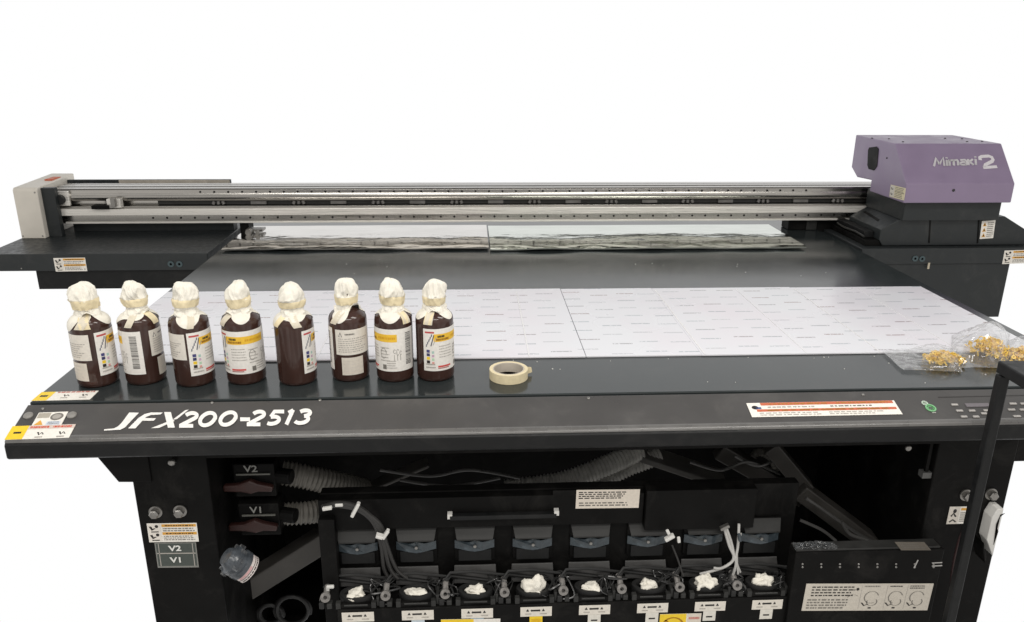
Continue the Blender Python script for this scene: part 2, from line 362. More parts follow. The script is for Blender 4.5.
decal_px('warning_label', (752, 417.5), (902.5, 414.5), (745.5, 403.5), onpan, [('r', .09, .80, .985, .99, RDO, 1), ('r', .05, .36, .985, .53, RDO, 1), ('c', .045, .66, .022, .13, K, 2), ('r', .05, .55, .085, .68, srgb(70, 90, 140), 2)]
         + dashes(.15, .55, .89, .07, srgb(170, 120, 50), 1) + dashes(.6, .95, .89, .07, srgb(170, 120, 50), 2) + dashes(.12, .93, .45, .07, srgb(150, 110, 40), 3) + text_block(.13, .58, .5, .76, 1, LG, 5) + text_block(.55, .58, .9, .76, 1, GR, 6) + text_block(.06, .06, .48, .32, 2, LG, 7) + text_block(.52, .06, .92, .32, 2, LG, 8), panel)
def dome_bolt(c, n, r, h, parent, m=STEEL, name='bolt'):
    n = V(n).normalized(); R = n.to_track_quat('Z', 'Y').to_matrix()
    return MB(m).lathe((0, 0, 0), [(r * 1.0, 0), (r, h * .45), (r * .8, h * .85), (r * .45, h), (1e-7, h)], 18, R=R).build(name, parent, smooth=True, loc=V(c))
for x, y in ((28.5, 416), (72, 415.5)): dome_bolt(onpan(x, y), pN, .0108, .006, panel, mat('grey_cap', (.24, .23, .215), .5), 'screw_cap')
for x, y in ((43, 409), (320, 400.5), (588.5, 398.3), (863, 394.8), (212, 403)): dome_bolt(onpan(x, y), pN, .004, .003, panel, STEEL, 'screw')
# control panel
def key(px, py, w, h=.0062, m=None):
    c = onpan(px, py); mb = MB(m or ink(srgb(176, 172, 168)))
    a = V((w / 2, 0, 0)); b = pS * h / 2
    mb.prism([c - a - b, c + a - b, c + a + b, c - a + b], pN * .002); mb.build('button', panel)
for px, py, w in ((954.5, 405, .016), (959.5, 411, .016), (972, 411, .015), (984, 413.8, .014), (986, 410.8, .012), (964, 417, .015), (976, 417, .015), (1013, 404, .017), (1023.5, 404, .015), (1011.5, 410, .017), (1023, 410, .016), (1017, 416.6, .018), (1029, 416.4, .018)): key(px, py, w)
c = onpan(977.5, 405.3); MB(ink(srgb(118, 113, 117))).prism([c + V((-.03, 0, 0)) - pS * .006, c + V((.03, 0, 0)) - pS * .006, c + V((.03, 0, 0)) + pS * .006, c + V((-.03, 0, 0)) + pS * .006], pN * .0015).build('display', panel)
ONP = lambda u, v, h: None
def ring(px, py, r0, r1, m, h=.002):
    R = pN.to_track_quat('Z', 'Y').to_matrix()
    MB(m).lathe((0, 0, 0), [(r0, 0), (r1, 0), (r1, h), (r0, h), (r0, 0)], 28, R=R).build('indicator_ring', panel, loc=onpan(px, py) + pN * .0004)
GREEN = ink(srgb(128, 186, 136))
ring(930.5, 408.3, .0095, .0128, GREEN); ring(924.5, 403.5, .005, .0075, ink(srgb(190, 205, 190)))
dome_bolt(onpan(930.5, 408.3), pN, .0045, .002, panel, ink(srgb(86, 100, 88)), 'power_button')
MB(ink(srgb(170, 170, 165))).prism([onpan(932, 413.2), onpan(936, 413.1), onpan(936, 412.2), onpan(932, 412.3)], pN * .0006).build('button', panel)
MB(ink(srgb(60, 58, 58))).prism([onpan(938, 397.6), onpan(1040, 395.4), onpan(1040, 394.6), onpan(938, 396.8)], pN * .0006).build('panel_seam', panel)

# ---- gantry
WZ = .956
wl = MB(CHAR).box(-1.965, -1.075, 3.18, 3.80, .885, WZ).build('side_wing', PR, bevel=.003)
MB(BLACK).box(-1.778, -1.10, 3.196, 3.78, .803, .884).build('wing_skirt', wl, bevel=.002)
wr = MB(CHAR).box(1.668, 2.56, 3.18, 3.565, .886, WZ).build('side_wing', PR, bevel=.003)
MB(CHAR).box(1.67, 2.343, 3.19, 3.55, .637, .885).build('wing_skirt', wr, bevel=.002)
onwf = lambda px, py: aty(px, py, 3.1795)
decal_px('hazard_label', (56, 271.5), (87.5, 271), (54, 258), onwf, hazard_sticker(1), wl)
decal_px('hazard_label', (1002, 264), (1033, 263), (1006, 250.5), onwf, hazard_sticker(2), wr)
for px, py, w in ((171, 264, wl), (179.5, 264, wl), (915, 258.5, wr), (922, 258.8, wr)):
    p = onwf(px, py); R = V((0, -1, 0)).to_track_quat('Z', 'Y').to_matrix()
    MB(ink(srgb(70, 84, 88))).lathe((0, 0, 0), [(.009, 0), (.013, 0), (.013, .003), (.009, .003)], 20, R=R).add([], []).build('port_ring', w, smooth=True, loc=p)
    MB(ink(srgb(150, 165, 168))).lathe((0, 0, 0), [(.008, 0), (.008, .002), (.005, .003), (1e-7, .003)], 16, R=R).build('port_cap', w, smooth=True, loc=p)
dome_bolt(onwf(85, 269), (0, -1, 0), .003, .002, wl); 
dome_bolt(aty(21.5, 268.5, 3.1795), (0, -1, 0), .003, .002, wl, STEEL, 'screw')
MB(ink(srgb(190, 180, 160))).box(1.968, 1.976, 3.176, 3.1795, .865, .892).build('tag', wr)
# beam, extruded profile with a slot
prof = [(3.55, 1.004), (3.55, 1.080), (3.59, 1.083), (3.59, 1.101), (3.553, 1.104), (3.5485, 1.113), (3.5465, 1.120), (3.547, 1.128), (3.5495, 1.135), (3.551, 1.138), (3.551, 1.152), (3.556, 1.158), (3.60, 1.158), (3.603, 1.161), (3.69, 1.161), (3.69, 1.100), (3.60, 1.095), (3.60, 1.004)]
beam = MB(ALU).prism([(-1.84, y, z) for y, z in prof], (1.84 + 2.30, 0, 0)).build('gantry_beam', PR, bevel=.0008, smooth=True, ang=24)
MB(ALU2).box(-1.865, 2.2, 3.522, 3.549, 1.043, 1.073).build('linear_rail', beam, bevel=.002)
MB(DARK2).box(-1.40, 2.2, 3.575, 3.5895, 1.0835, 1.1005).build('slot_belt', beam)
MB(ALU2).box(-1.80, 2.2, 3.540, 3.5495, 1.004, 1.012).build('lower_edge', beam, bevel=.001)
MB(DARK2).box(-1.83, 2.2, 3.640, 3.644, 1.1605, 1.1615).build('seam_line', beam)
sc_m = None
def screw_row(x0, dx, n, z, r, y=3.55):
    global sc_m
    src = None
    for i in range(n):
        if src is None:
            src = MB(DARK).cyl((0, 0, 0), (0, -.0012, 0), r, n=10).build('screw', beam, loc=(x0, y, z))
        else:
            o = src.copy(); COL.objects.link(o); o.location = (x0 + i * dx, y, z)
screw_row(-1.42, .0612, 53, 1.027, .0047); screw_row(-1.20, .0612, 46, 1.143, .0045)
CLIP = mat('belt_clip_grey', (.16, .155, .15), .4, .3, var=.2)
for i in range(17):
    x = -1.13 + i * .178
    mb = MB(CLIP)
    if i % 2: mb.box(x - .035, x + .035, 3.562, 3.5745, 1.0845, 1.0995)
    else:
        for k in (-.03, 0, .03): mb.cyl((x + k * .8, 3.566, 1.085), (x + k * .6, 3.566, 1.099), .008, n=10)
    mb.build('belt_clip', beam, bevel=.001)
# cable guide behind the beam
gz = aty(150, 179.6, 3.73).z
cg = MB(CHAR).box(-1.855, -1.115, 3.725, 3.742, 1.02, gz).build('cable_guide', PR, bevel=.002)
MB(mat('tan_strip', (.42, .385, .33), .4)).box(-1.62, -1.118, 3.719, 3.7245, gz - .030, gz - .001).build('guide_strip', cg)
# left end: beige cover, dark plate, bracket
cap = MB(BEIGE).prism([(-1.958, 3.46, WZ), (-1.958, 3.46, 1.168), (-1.958, 3.47, 1.178), (-1.958, 3.80, 1.190), (-1.958, 3.80, WZ)], (.102, 0, 0)).build('end_cover', PR, bevel=.004)
for x, z in ((-1.866, .968), (-1.866, 1.158), (-1.95, .968)): dome_bolt((x, 3.4595, z), (0, -1, 0), .0035, .002, cap, STEEL, 'screw')
MB(ink(srgb(196, 96, 60))).box(-1.900, -1.868, 3.62, 3.70, 1.1835, 1.1895).build('lamp', cap)
endp = MB(CHAR).box(-1.8555, -1.80, 3.49, 3.521, WZ, 1.172).build('end_plate', PR, bevel=.002)
MB(DARK).box(-1.799, -1.085, 3.60, 3.66, WZ, 1.0035, m=CHAR).build('lower_cover', PR, bevel=.002)
br = MB(ALU2).box(-1.825, -1.765, 3.535, 3.5495, 1.085, 1.150).build('end_bracket', beam, bevel=.003)
br2 = MB(RUBB).cyl((-1.80, 3.5345, 1.115), (-1.80, 3.515, 1.115), .021, n=20).build('knob', beam, smooth=True)
MB(ALU2).box(-1.60, -1.54, 3.52, 3.549, 1.078, 1.118).box(-1.66, -1.59, 3.50, 3.54, 1.076, 1.092, m=DARK).box(-1.575, -1.555, 3.50, 3.5195, 1.085, 1.125, m=STEEL).build('limit_sensor', beam, bevel=.002)
es = MB(DARK).box(-1.045, -1.005, 3.56, 3.64, .951, 1.0035).build('end_stop', PR, bevel=.002)
MB(STEEL).cyl((-.985, 3.50, .975), (-.985, 3.47, .975), .014, n=16).cyl((-.945, 3.49, .972), (-.945, 3.47, .972), .010, n=16).box(-1.004, -.93, 3.501, 3.56, .972, .982).build('guide_roller', es, smooth=True, ang=40)
# post under the beam between the two sheets
# ---- carriage
cs = [(3.15, 1.157), (3.15, 1.237), (3.284, 1.386), (3.642, 1.386), (3.642, 1.237), (3.575, 1.200), (3.44, 1.207), (3.44, 1.157)]
X0, X1 = 1.798, 2.262
car = MB(PURPLE).prism([(X0, y, z) for y, z in cs], (X1 - X0, 0, 0)).build('carriage', PR, bevel=.004)
sl = V((0, 3.284 - 3.15, 1.386 - 1.237)).normalized(); sn = V((0, -sl.z, sl.y))
onsl = lambda px, py: onp(px, py, (0, 3.15, 1.237), sn)
O, Ux, Vy, N, W, H = frame_px((933.5, 166.5), (979, 165), (935, 158), onsl)
SLV = mat('silver_letters', (.62, .60, .62), .35, .3)
GLY = {'M': (1.15, [[(.02, 0), (.26, 1), (.52, .22), (.56, .22), (.92, 1), (1.0, 0)]]), 'i': (.30, [[(.1, 0), (.1, .68)], [(.1, .86), (.1, 1.0)]]), 'm': (1.0, [[(.05, 0), (.05, .70)], [(.05, .60), (.42, .64), (.45, .5), (.45, 0)], [(.45, .60), (.82, .64), (.85, .5), (.85, 0)]]),
       'a': (.78, [[(.08, .62), (.55, .64), (.62, .55), (.62, 0)], [(.62, .36), (.2, .36), (.08, .27), (.08, .14), (.18, .06), (.62, .06)]]), 'k': (.66, [[(.05, 0), (.05, .70)], [(.5, .68), (.1, .33)], [(.18, .38), (.54, .0)]])}
word = []; cx_ = 0
for ch in 'Mimaki':
    adv, sts = GLY[ch]
    for st_ in sts: word += stroke([(cx_ + a + b * .22, b) for a, b in st_], .205)
    cx_ += adv
def plate(mb, quads, O, U, Vv, Wd, Hd, lift, th):
    for q in quads:
        P = [O + U * (Wd * p[0]) + Vv * (Hd * p[1]) + sn * lift for p in q]
        mb.prism(P, sn * th)
for k_, ch in enumerate([word]):
    mb = MB(SLV); plate(mb, word, O, Ux, Vy, W / (cx_ + .12), H, .0005, .0025); mb.build('lettering', car)
O2, U2, V2_, _, W2, H2 = frame_px((983.5, 169.2), (997.5, 168.2), (982.5, 156.2), onsl)
mb = MB(ink(srgb(214, 210, 214)))
for q in stroke([(.02, .70), (.06, .90), (.22, .97), (.72, .97), (.90, .86), (.92, .68), (.80, .54), (.25, .32), (.12, .12)], .24) + stroke([(.0, .11), (1.0, .11)], .22):
    P = [O2 + U2 * (W2 * p[0]) + V2_ * (H2 * p[1]) + sn * .0012 for p in q]
    if (P[1] - P[0]).cross(P[2] - P[1]).dot(sn) < 0: P.reverse()
    mb.add(P, [(0, 1, 2, 3)])
mb.build('numeral', car)
# side handle slot
sx = MB(DARK)
def side(px, py): return onp(px, py, (X0, 0, 0), (1, 0, 0))
def rounded(pts): return pts
sp4 = [side(869.5, 147.5), side(877, 146.5), side(879, 149), side(877.5, 166), side(874.5, 170.5), side(869, 169), side(867.8, 165), side(868.5, 150)]
sx.prism([p - V((.001, 0, 0)) for p in sp4], (-.0015, 0, 0)).build('handle_slot', car)
decal_px('hazard_label', (889.5, 196.5), (904.3, 200.5), (888.5, 184), lambda a, b: side(a, b) , [('r', .02, .05, .3, .95, srgb(210, 205, 195), 1), ('s', [(.08, .8), (.14, .62), (.2, .72)], .06, K), ('s', [(.08, .35), (.14, .18), (.2, .3)], .06, K), ('r', .33, .5, .96, .54, K, 1)] + text_block(.34, .56, .95, .95, 3, GR, 3) + text_block(.34, .06, .95, .46, 3, GR, 6), car, base=srgb(222, 212, 180))
for px, py in ((872, 138.3), (903, 142.0), (945, 138.5), (962, 139), (982, 141.5), (889, 139), (967, 141.8)):
    p = atz(px, py, 1.386); dome_bolt(p, (0, 0, 1), .005, .003, car, mat('dark_screw', (.05, .05, .055), .4) if False else DARK2, 'screw')
dome_bolt(side(887, 158), (-1, 0, 0), .004, .003, car, DARK2, 'screw'); dome_bolt(aty(953.5, 190.3, 3.15), (0, -1, 0), .006, .003, car, DARK2, 'screw')
neck = MB(CHAR).box(1.83, 2.25, 3.19, 3.52, 1.075, 1.156).build('carriage_neck', PR, bevel=.002)
# maintenance station cover below the carriage
bx = [(1.757, .985), (1.757, 1.030), (1.850, 1.084), (2.30, 1.084), (2.45, 1.00), (2.45, .975), (2.43, .958), (1.775, .958)]
base = MB(CHAR).prism([(x, 3.22, z) for x, z in bx], (0, .29, 0)).build('station_cover', PR, bevel=.003)
for px in (930.5, 979): 
    a = aty(px, 218, 3.2195); b = aty(px - 1.6, 243, 3.2195)
    MB(DARK).prism([a - V((.003, 0, 0)), a + V((.003, 0, 0)), b + V((.003, 0, 0)), b - V((.003, 0, 0))], (0, -.0015, 0)).build('cover_seam', base)
decal_px('hazard_label', (979.5, 239), (993, 238), (982, 221), lambda a, b: aty(a, b, 3.2175), [('p', [(.1, .7), (.38, .7), (.24, .92)], OR, 1), ('p', [(.1, .4), (.38, .4), (.24, .62)], OR, 1), ('p', [(.1, .1), (.38, .1), (.24, .32)], OR, 1), ('r', .2, .73, .28, .83, K, 2), ('r', .2, .43, .28, .53, K, 2), ('r', .2, .13, .28, .23, K, 2)] + text_block(.45, .08, .95, .92, 8, GR, 3), base)
# slot on the sloping shoulder
cn = V((-(1.084 - 1.030), 0, 1.850 - 1.757)).normalized(); oncn = lambda px, py: onp(px, py, (1.757, 0, 1.03), cn)
MB(DARK).prism([oncn(863, 212), oncn(866, 211.3), oncn(879.5, 219.5), oncn(878, 221.5)], cn * .0015).build('grip_slot', base)
tr = MB(DARK).box(1.702, 1.774, 3.228, 3.56, .9565, .982).build('station_tray', PR, bevel=.002)
MB(BLACK).box(1.716, 1.7555, 3.27, 3.55, .983, 1.012).build('station_rail', tr, bevel=.002)
MB(DARK2).tube([(1.708, 3.26, .991), (1.708, 3.34, .996), (1.706, 3.44, .991), (1.71, 3.52, .994)], .005, 8).build('station_hose', tr, smooth=True)

MB(DARK).box(1.50, 1.64, 3.575, 3.66, .951, 1.0035).box(1.6405, 1.90, 3.575, 3.66, .80, 1.0035).box(1.585, 1.635, 3.568, 3.5745, .951, 1.003, m=DARK2).build('beam_support', PR, bevel=.003)
# ---- understructure
LY = 1.70
legL = MB(DARK).box(-.815, -.635, LY, 2.345, 0, .8615).build('leg', PR, bevel=.003)
legR = MB(DARK).box(1.165, 1.372, LY, 2.345, 0, .8615).build('leg', PR, bevel=.003)
MB(DARK).prism([(-.90, 1.695, .8615), (-.845, 1.695, .766), (-.768, 1.695, .764), (-.768, 1.695, .8615)], (0, .06, 0)).build('bracket', PR, bevel=.002)
MB(DARK).box(1.374, 1.62, 1.705, 2.1, .765, .861).build('bracket', PR, bevel=.002)
MB(DARK).box(-.634, 1.164, 2.30, 2.34, .02, .8595).build('back_plate', PR)
MB(DARK).box(-.634, 1.164, 1.98, 2.299, .02, .10).build('bottom_tray', PR, bevel=.003)
MB(DARK).box(-.62, 1.16, 1.66, 1.72, .845, .8615).build('cross_rail', PR)
onleg = lambda px, py: aty(px, py, LY - .0003)
decal_px('hazard_label', (149.5, 542), (199, 541.3), (146.8, 523.3), onleg, hazard_sticker(4), legL)
lab = decal_px('valve_label', (158, 567.5), (199, 567), (154.5, 542.6), lambda a, b: aty(a, b, LY - .0001), [('r', .03, .07, .97, .97, srgb(74, 80, 76), 1), ('r', .03, .56, .97, .60, LG, 2), ('r', .08, .07, .10, .97, LG, 2), ('r', .90, .07, .92, .97, LG, 2)], legL, base=srgb(130, 130, 125))
for tx, px, py in (('V2', 175.5, 550.5), ('V1', 177, 562)):
    p = aty(px, py, LY - .002); text_obj(tx, p, V((1, 0, 0)), V((0, 0, 1)), V((0, -1, 0)), .021, ink(srgb(225, 225, 220)), legL, align='CENTER', thick=.0005, xs=1.3)
def hex_bolt(p, r, parent):
    n = V((0, -1, 0)); R = n.to_track_quat('Z', 'Y').to_matrix()
    MB(STEEL).lathe((0, 0, 0), [(r * 1.35, 0), (r * 1.35, .004), (r * 1.0, .0045)], 24, R=R).lathe((0, 0, .0), [(r, .0045), (r, .016), (r * .8, .019), (1e-7, .019)], 6, R=R).build('bolt', parent, smooth=True, loc=p, ang=30)
BOLT2 = None
for px, py, pr in ((156, 511.5, legL), (180.5, 510.5, legL), (965.5, 494.5, legR), (990.5, 493.5, legR)): hex_bolt(onleg(px, py), .012, pr)
dome_bolt(aty(172, 461.8, 1.69), (0, -1, -.3), .009, .008, PR, STEEL)
dome_bolt(aty(908, 447.8, 1.69), (0, -1, 0), .008, .006, PR, STEEL)
decal_px('hazard_label', (946, 523.8), (965.5, 523.4), (948.8, 506.6), onleg, [('r', 0, 0, .55, 1, srgb(215, 208, 198), 1), ('c', .30, .75, .09, .12, K, 2), ('s', [(.15, .45), (.25, .62), (.4, .42)], .09, K), ('s', [(.12, .12), (.28, .25), (.45, .12)], .08, K), ('r', .6, .78, .96, .92, OR, 1)] + text_block(.6, .1, .96, .7, 5, GR, 3), legR)
# ink station
IY = 1.75
st = MB(DARK)
st.box(-.385, .845, IY, IY + .03, .20, .690)
st.box(-.385, -.345, 1.700, IY - .001, .30, .645)
station = st.build('ink_station', PR, bevel=.002)
SHZ = .415
MB(DARK).box(-.344, .83, 1.651, IY - .001, .20, SHZ).build('port_shelf', PR, bevel=.002)
SPX = aty(646, 500, 1.715).x
MB(DARK).box(-.386, SPX - .003, 1.722, IY - .001, .600, .687).build('upper_cover', station, bevel=.002)
MB(DARK2).box(SPX, .72, 1.71, IY - .001, .585, .700, m=DARK).build('upper_cover', station, bevel=.002)
onuc = lambda px, py: aty(px, py, 1.7212)
a = onuc(450, 515.5); b = onuc(556, 512)
MB(BLACK).box(a.x, b.x, 1.704, 1.7215, (a.z + b.z) / 2 - .006, (a.z + b.z) / 2 + .006).build('handle', station, bevel=.002)
for p in (a, b): MB(WHITEP).box(p.x - .006, p.x + .006, 1.706, 1.7215, p.z - .001, p.z + .012).build('clip', station)
notice = decal_px('notice_label', (575.5, 508.3), (638.5, 507.5), (575.3, 489.8), lambda a_, b_: aty(a_, b_, 1.7212 if True else 0), text_block(.04, .5, .93, .92, 4, K, 5, h=.5) + text_block(.05, .1, .9, .36, 2, GR, 9, h=.5), station, base=srgb(232, 222, 208))
MB(DARK).box(.20, .41, 1.7225, 1.7235, .60, .70).build('notice_backing', station)

# eight ink ports: one built with its pieces, the others copied
xA = aty(359, 552, IY).x; xB = aty(757, 543, IY).x; PXS = [xA + (xB - xA) * i / 7 for i in range(8)]
port = MB(BLACK)
# window frame
wz1, wz0 = .594, .488
port.box(-.052, .052, 1.742, 1.7495, wz0, wz1, m=DARK)
port = port.build('ink_port', PR, loc=(0, 0, 0), bevel=.0015)
MB(DARK2).prism([(-.052, 1.7415, wz1 - .002), (-.046, 1.722, wz1 - .03), (.046, 1.722, wz1 - .03), (.052, 1.7415, wz1 - .002)], (0, .0, -.004)).build('window_hood', port)
MB(BLUEP).prism([(-.052, 1.738, .551), (-.015, 1.730, .549), (.0, 1.728, .556), (.02, 1.730, .549), (.05, 1.738, .551), (.05, 1.738, .528), (.02, 1.728, .526), (0, 1.727, .523), (-.02, 1.728, .526), (-.052, 1.738, .528)], (0, .003, 0)).build('window_film', port)
MB(STEEL).cyl((0, 1.727, .541), (0, 1.7225, .541), .004, n=12).build('rivet', port)
MB(BLACK).box(-.042, .042, 1.7335, 1.7415, .492, .524).build('window_tray', port)
MB(TRAY).prism([(-.054, 1.742, .474), (.054, 1.742, .474), (.056, 1.725, .432), (-.056, 1.725, .432)], (0, -.003, -.001)).build('flap', port, bevel=.001)
MB(WHITEP).box(-.009, .009, 1.712, 1.7215, .418, .432).build('tab', port)
PZ = SHZ + .001; PYc = 1.690
def ringmb(r0, r1, z0, z1): return MB(RUBB).lathe((0, 0, 0), [(r0, z0), (r1, z0), (r1 + .002, z1 * .6), (r1, z1), (r0 + .004, z1), (r0, z1 - .006), (r0, z0)], 32)
pr_ = ringmb(.030, .044, 0, .022).build('port_ring', port, smooth=True, loc=(0, PYc, PZ)); pr_.scale = (1, .60, 1)
MB(DARK).box(-.045, .045, 1.655, 1.668, PZ, PZ + .012).box(-.050, -.038, 1.653, 1.667, PZ, PZ + .017, m=DARK2).box(.038, .050, 1.653, 1.667, PZ, PZ + .017, m=DARK2).cyl((-.03, 1.6555, PZ + .009), (.03, 1.6555, PZ + .009), .003, n=8, m=DARK2).build('port_latch', port, bevel=.002)
MB(DARK2).box(.050, .058, 1.66, 1.70, PZ, PZ + .026, m=DARK2).box(.052, .082, 1.665, 1.70, PZ, PZ + .022, m=DARK).cyl((.068, 1.68, PZ + .02), (.068, 1.68, PZ + .027), .010, n=14, m=DARK2).build('sensor_block', port, bevel=.002)
fx = -.076
FIT = mat('grey_fitting', (.20, .19, .18), .3, var=.3, scale=120)
MB(FIT).tube([(fx, 1.712, PZ + .034), (fx, 1.690, PZ + .034), (fx, 1.678, PZ + .026), (fx, 1.676, PZ + .010)], .0075, 14).lathe((fx, 1.668, PZ + .028), [(.005, 0), (.0125, .0), (.0125, .008), (.005, .008), (.005, 0)], 18, R=Matrix.Rotation(math.radians(70), 3, 'X')).cyl((fx - .017, 1.678, PZ + .016), (fx - .007, 1.678, PZ + .012), .006, n=10).build('hose_fitting', port, smooth=True)
MB(RUBB).box(fx - .016, fx - .003, 1.655, 1.675, PZ, PZ + .018).box(fx + .003, fx + .016, 1.655, 1.675, PZ, PZ + .014, m=DARK2).build('fitting_block', port, bevel=.002)
MB(RUBB).tube([(fx, 1.70, PZ + .038), (fx + .012, 1.716, PZ + .044), (fx + .06, 1.724, PZ + .03), (fx + .15, 1.728, PZ + .012)], .005, 8).tube([(fx - .01, 1.70, PZ + .03), (fx + .012, 1.712, PZ + .056), (fx + .07, 1.720, PZ + .052), (fx + .18, 1.726, PZ + .03)], .004, 8).build('hose', port, smooth=True)
# label plate on the shelf front
LYF = 1.650
def plate_elems():
    e = [('p', [(.18, .55), (.28, .55), (.23, .82)], K, 2), ('p', [(.68, .55), (.78, .55), (.73, .82)], K, 2), ('r', .36, .55, .60, .72, K, 2), ('p', [(.36, .50), (.36, .78), (.32, .635)], K, 2), ('p', [(.60, .50), (.60, .78), (.64, .635)], K, 2)]
    return e + dashes(.15, .35, .28, .10, LG, 1) + dashes(.62, .84, .28, .10, LG, 2)
lw, lh = .080, .0285; lz = .4085 - lh
decal_mesh('port_label', plate_elems(), lambda u, v, h: V(((u - .5) * lw + .004, LYF - h, lz + v * lh)), port, base=(0, 0, 1, 1, srgb(225, 219, 208)))
def copy_part(o, parent, dx):
    c = o.copy(); COL.objects.link(c)
    for ch in list(o.children):
        d = ch.copy(); COL.objects.link(d); d.parent = c
    c.location.x = dx; return c
ports = [port]; port.location.x = PXS[0]
for i in range(1, 8): ports.append(copy_part(port, PR, PXS[i]))
tabs = [None, srgb(196, 206, 212), srgb(150, 172, 184), YE, srgb(222, 218, 208), srgb(222, 218, 208), srgb(222, 218, 208), srgb(222, 218, 208)]
for i, c in enumerate(tabs):
    if c: decal_mesh('colour_tag', [('r', .25, .35, .75, .5, K if i > 3 else GR, 1)] if i != 3 else [('r', .15, .1, .85, .75, srgb(225, 180, 30), 1)], lambda u, v, h: V(((u - .5) * .033 + .004, LYF - h, lz - .0305 + v * .030)), ports[i], base=(0, 0, 1, 1, c))
shelf = [o for o in COL.objects if o.name == 'port_shelf'][0]
q = random.Random(21); WD = mat('thin_black_wire', (.03, .03, .03), .25, spec=.7)
for i in range(8):
    for k in range(4):
        x = PXS[i] + .045 + q.uniform(0, .03); P = [V((x, 1.735, PZ + .02))]
        for t in range(5): P.append(V((x + q.uniform(-.035, .035), q.uniform(1.66, 1.735), PZ + q.uniform(.004, .045))))
        P.append(V((x + q.uniform(-.02, .02), 1.662, PZ + .004)))
        MB(WD).tube(smoothp_(P), q.choice((.0016, .0022, .003)), 6).build('wire', shelf, smooth=True)
onsf = lambda px, py: aty(px, py, 1.6505)
decal_px('caution_sticker', (658, 636), (699, 635), (660, 614), onsf, [('r', 0, 0, .64, 1, YE, 1), ('r', .66, 0, 1, 1, srgb(220, 210, 196), 1), ('s', ell(.33, .42, .26, .42, 0, 360, 24), .05, srgb(170, 120, 20)), ('s', [(.14, .74), (.52, .1)], .05, srgb(170, 120, 20))] + dashes(.7, .96, .8, .1, srgb(200, 120, 110), 3), shelf)
decal_px('caution_sticker', (441, 632), (500, 631), (442.5, 619.3), onsf, [('r', 0, 0, .55, 1, YE, 1)], shelf)

# bundle cables with white tags, left
cab = MB(RUBB)
def cpath(pts, y): return [aty(px, py, yy) for (px, py), yy in zip(pts, y)]
def smoothp(P, k=6):
    out = []
    for i in range(len(P) - 1):
        p0, p1, p2, p3 = P[max(i - 1, 0)], P[i], P[i + 1], P[min(i + 2, len(P) - 1)]
        for j in range(k):
            t = j / k; out.append(.5 * ((2 * p1) + (p2 - p0) * t + (2 * p0 - 5 * p1 + 4 * p2 - p3) * t * t + (3 * p1 - p0 - 3 * p2 + p3) * t ** 3))
    return out + [P[-1]]
CB = mat('cable_sheath', (.028, .027, .026), .45)
for dx, dy, r in ((0, 0, .006), (3, 2, .005), (-3, 3, .005)):
    P = smoothp(cpath([(322, 507), (340, 503 + dy), (360, 508 + dy), (377 + dx, 524), (384 + dx, 545), (390 + dx * 2, 568), (398 + dx * 3, 578)], [1.69, 1.69, 1.69, 1.695, 1.70, 1.71, 1.715]))
    MB(CB).tube(P, r, 8).build('cable', station, smooth=True)
def tagpiece(px0, py0, px1, py1, w, y, m=WHITEP):
    a, b = aty(px0, py0, y), aty(px1, py1, y); MB(m).bar(a, b, .008, w, up=(0, 1, 0)).build('cable_tie', station, bevel=.002)
tagpiece(352, 516, 359, 503, .016, 1.675); tagpiece(376, 535, 383, 537, .018, 1.68); tagpiece(383, 538, 388.5, 530, .015, 1.68); tagpiece(322.5, 509, 332, 507.5, .010, 1.675); tagpiece(335, 505.3, 343, 505, .005, 1.68)
tagpiece(326.5, 587, 334, 586.5, .008, 1.68); tagpiece(327.5, 587, 328, 591, .006, 1.68)
# wires right
WIRE = mat('white_wire', (.50, .49, .47), .4)
for k, pts in enumerate([[(724, 527), (729, 545), (734, 558), (726, 566), (716, 570), (700, 574)], [(724, 528), (731, 548), (736, 562), (733, 575)], [(739, 524), (738, 545), (736, 560), (740, 572)], [(726, 527), (732, 545), (733, 560), (722, 568), (714, 568)], [(741, 533), (737, 552), (738, 574)], [(672, 545), (678, 560), (683, 576)]]):
    P = smoothp(cpath(pts, [1.70, 1.69, 1.685, 1.69, 1.70, 1.71][:len(pts)]))
    MB(WIRE if k < 5 else CB).tube(P, .0035 if k < 4 else .0025, 8).build('wire', station, smooth=True)
tagpiece(720, 529, 729, 525, .014, 1.685, STEEL); tagpiece(667, 530, 669, 534, .008, 1.68); tagpiece(665, 540, 674, 535, .015, 1.68); tagpiece(678.5, 537, 679, 542.5, .007, 1.68); tagpiece(739, 534, 740, 541, .010, 1.685, BLUEP)
# clear crumpled film by the seventh port
def crumple_patch(name, x0, x1, y0, y1, z, h, m, parent, seed, n=26):
    mb = MB(m); vs = []
    for j in range(n + 1):
        for i in range(n + 1):
            u, v = i / n, j / n; e = (4 * u * (1 - u)) ** .4 * (4 * v * (1 - v)) ** .4
            q = V((u * 5 + seed, v * 5, seed)); d = noise.turbulence(q, 3, False)
            vs.append((x0 + (x1 - x0) * u + .02 * noise.noise(q * 1.7) * (x1 - x0) * 8 * .5, y0 + (y1 - y0) * v + .01 * noise.noise(q * 2.3 + V((9, 0, 0))), z + h * e * (.35 + .65 * d)))
    mb.add(vs, [(j * (n + 1) + i, j * (n + 1) + i + 1, (j + 1) * (n + 1) + i + 1, (j + 1) * (n + 1) + i) for j in range(n) for i in range(n)])
    return mb.build(name, parent, smooth=True, ang=180)
crumple_patch('clear_wrap', PXS[6] + .03, PXS[7] - .045, 1.665, 1.74, SHZ + .003, .034, CLEAR, shelf, 4.0)
crumple_patch('clear_wrap', PXS[7] + .03, PXS[7] + .07, 1.665, 1.73, SHZ + .003, .026, CLEAR, shelf, 9.0)

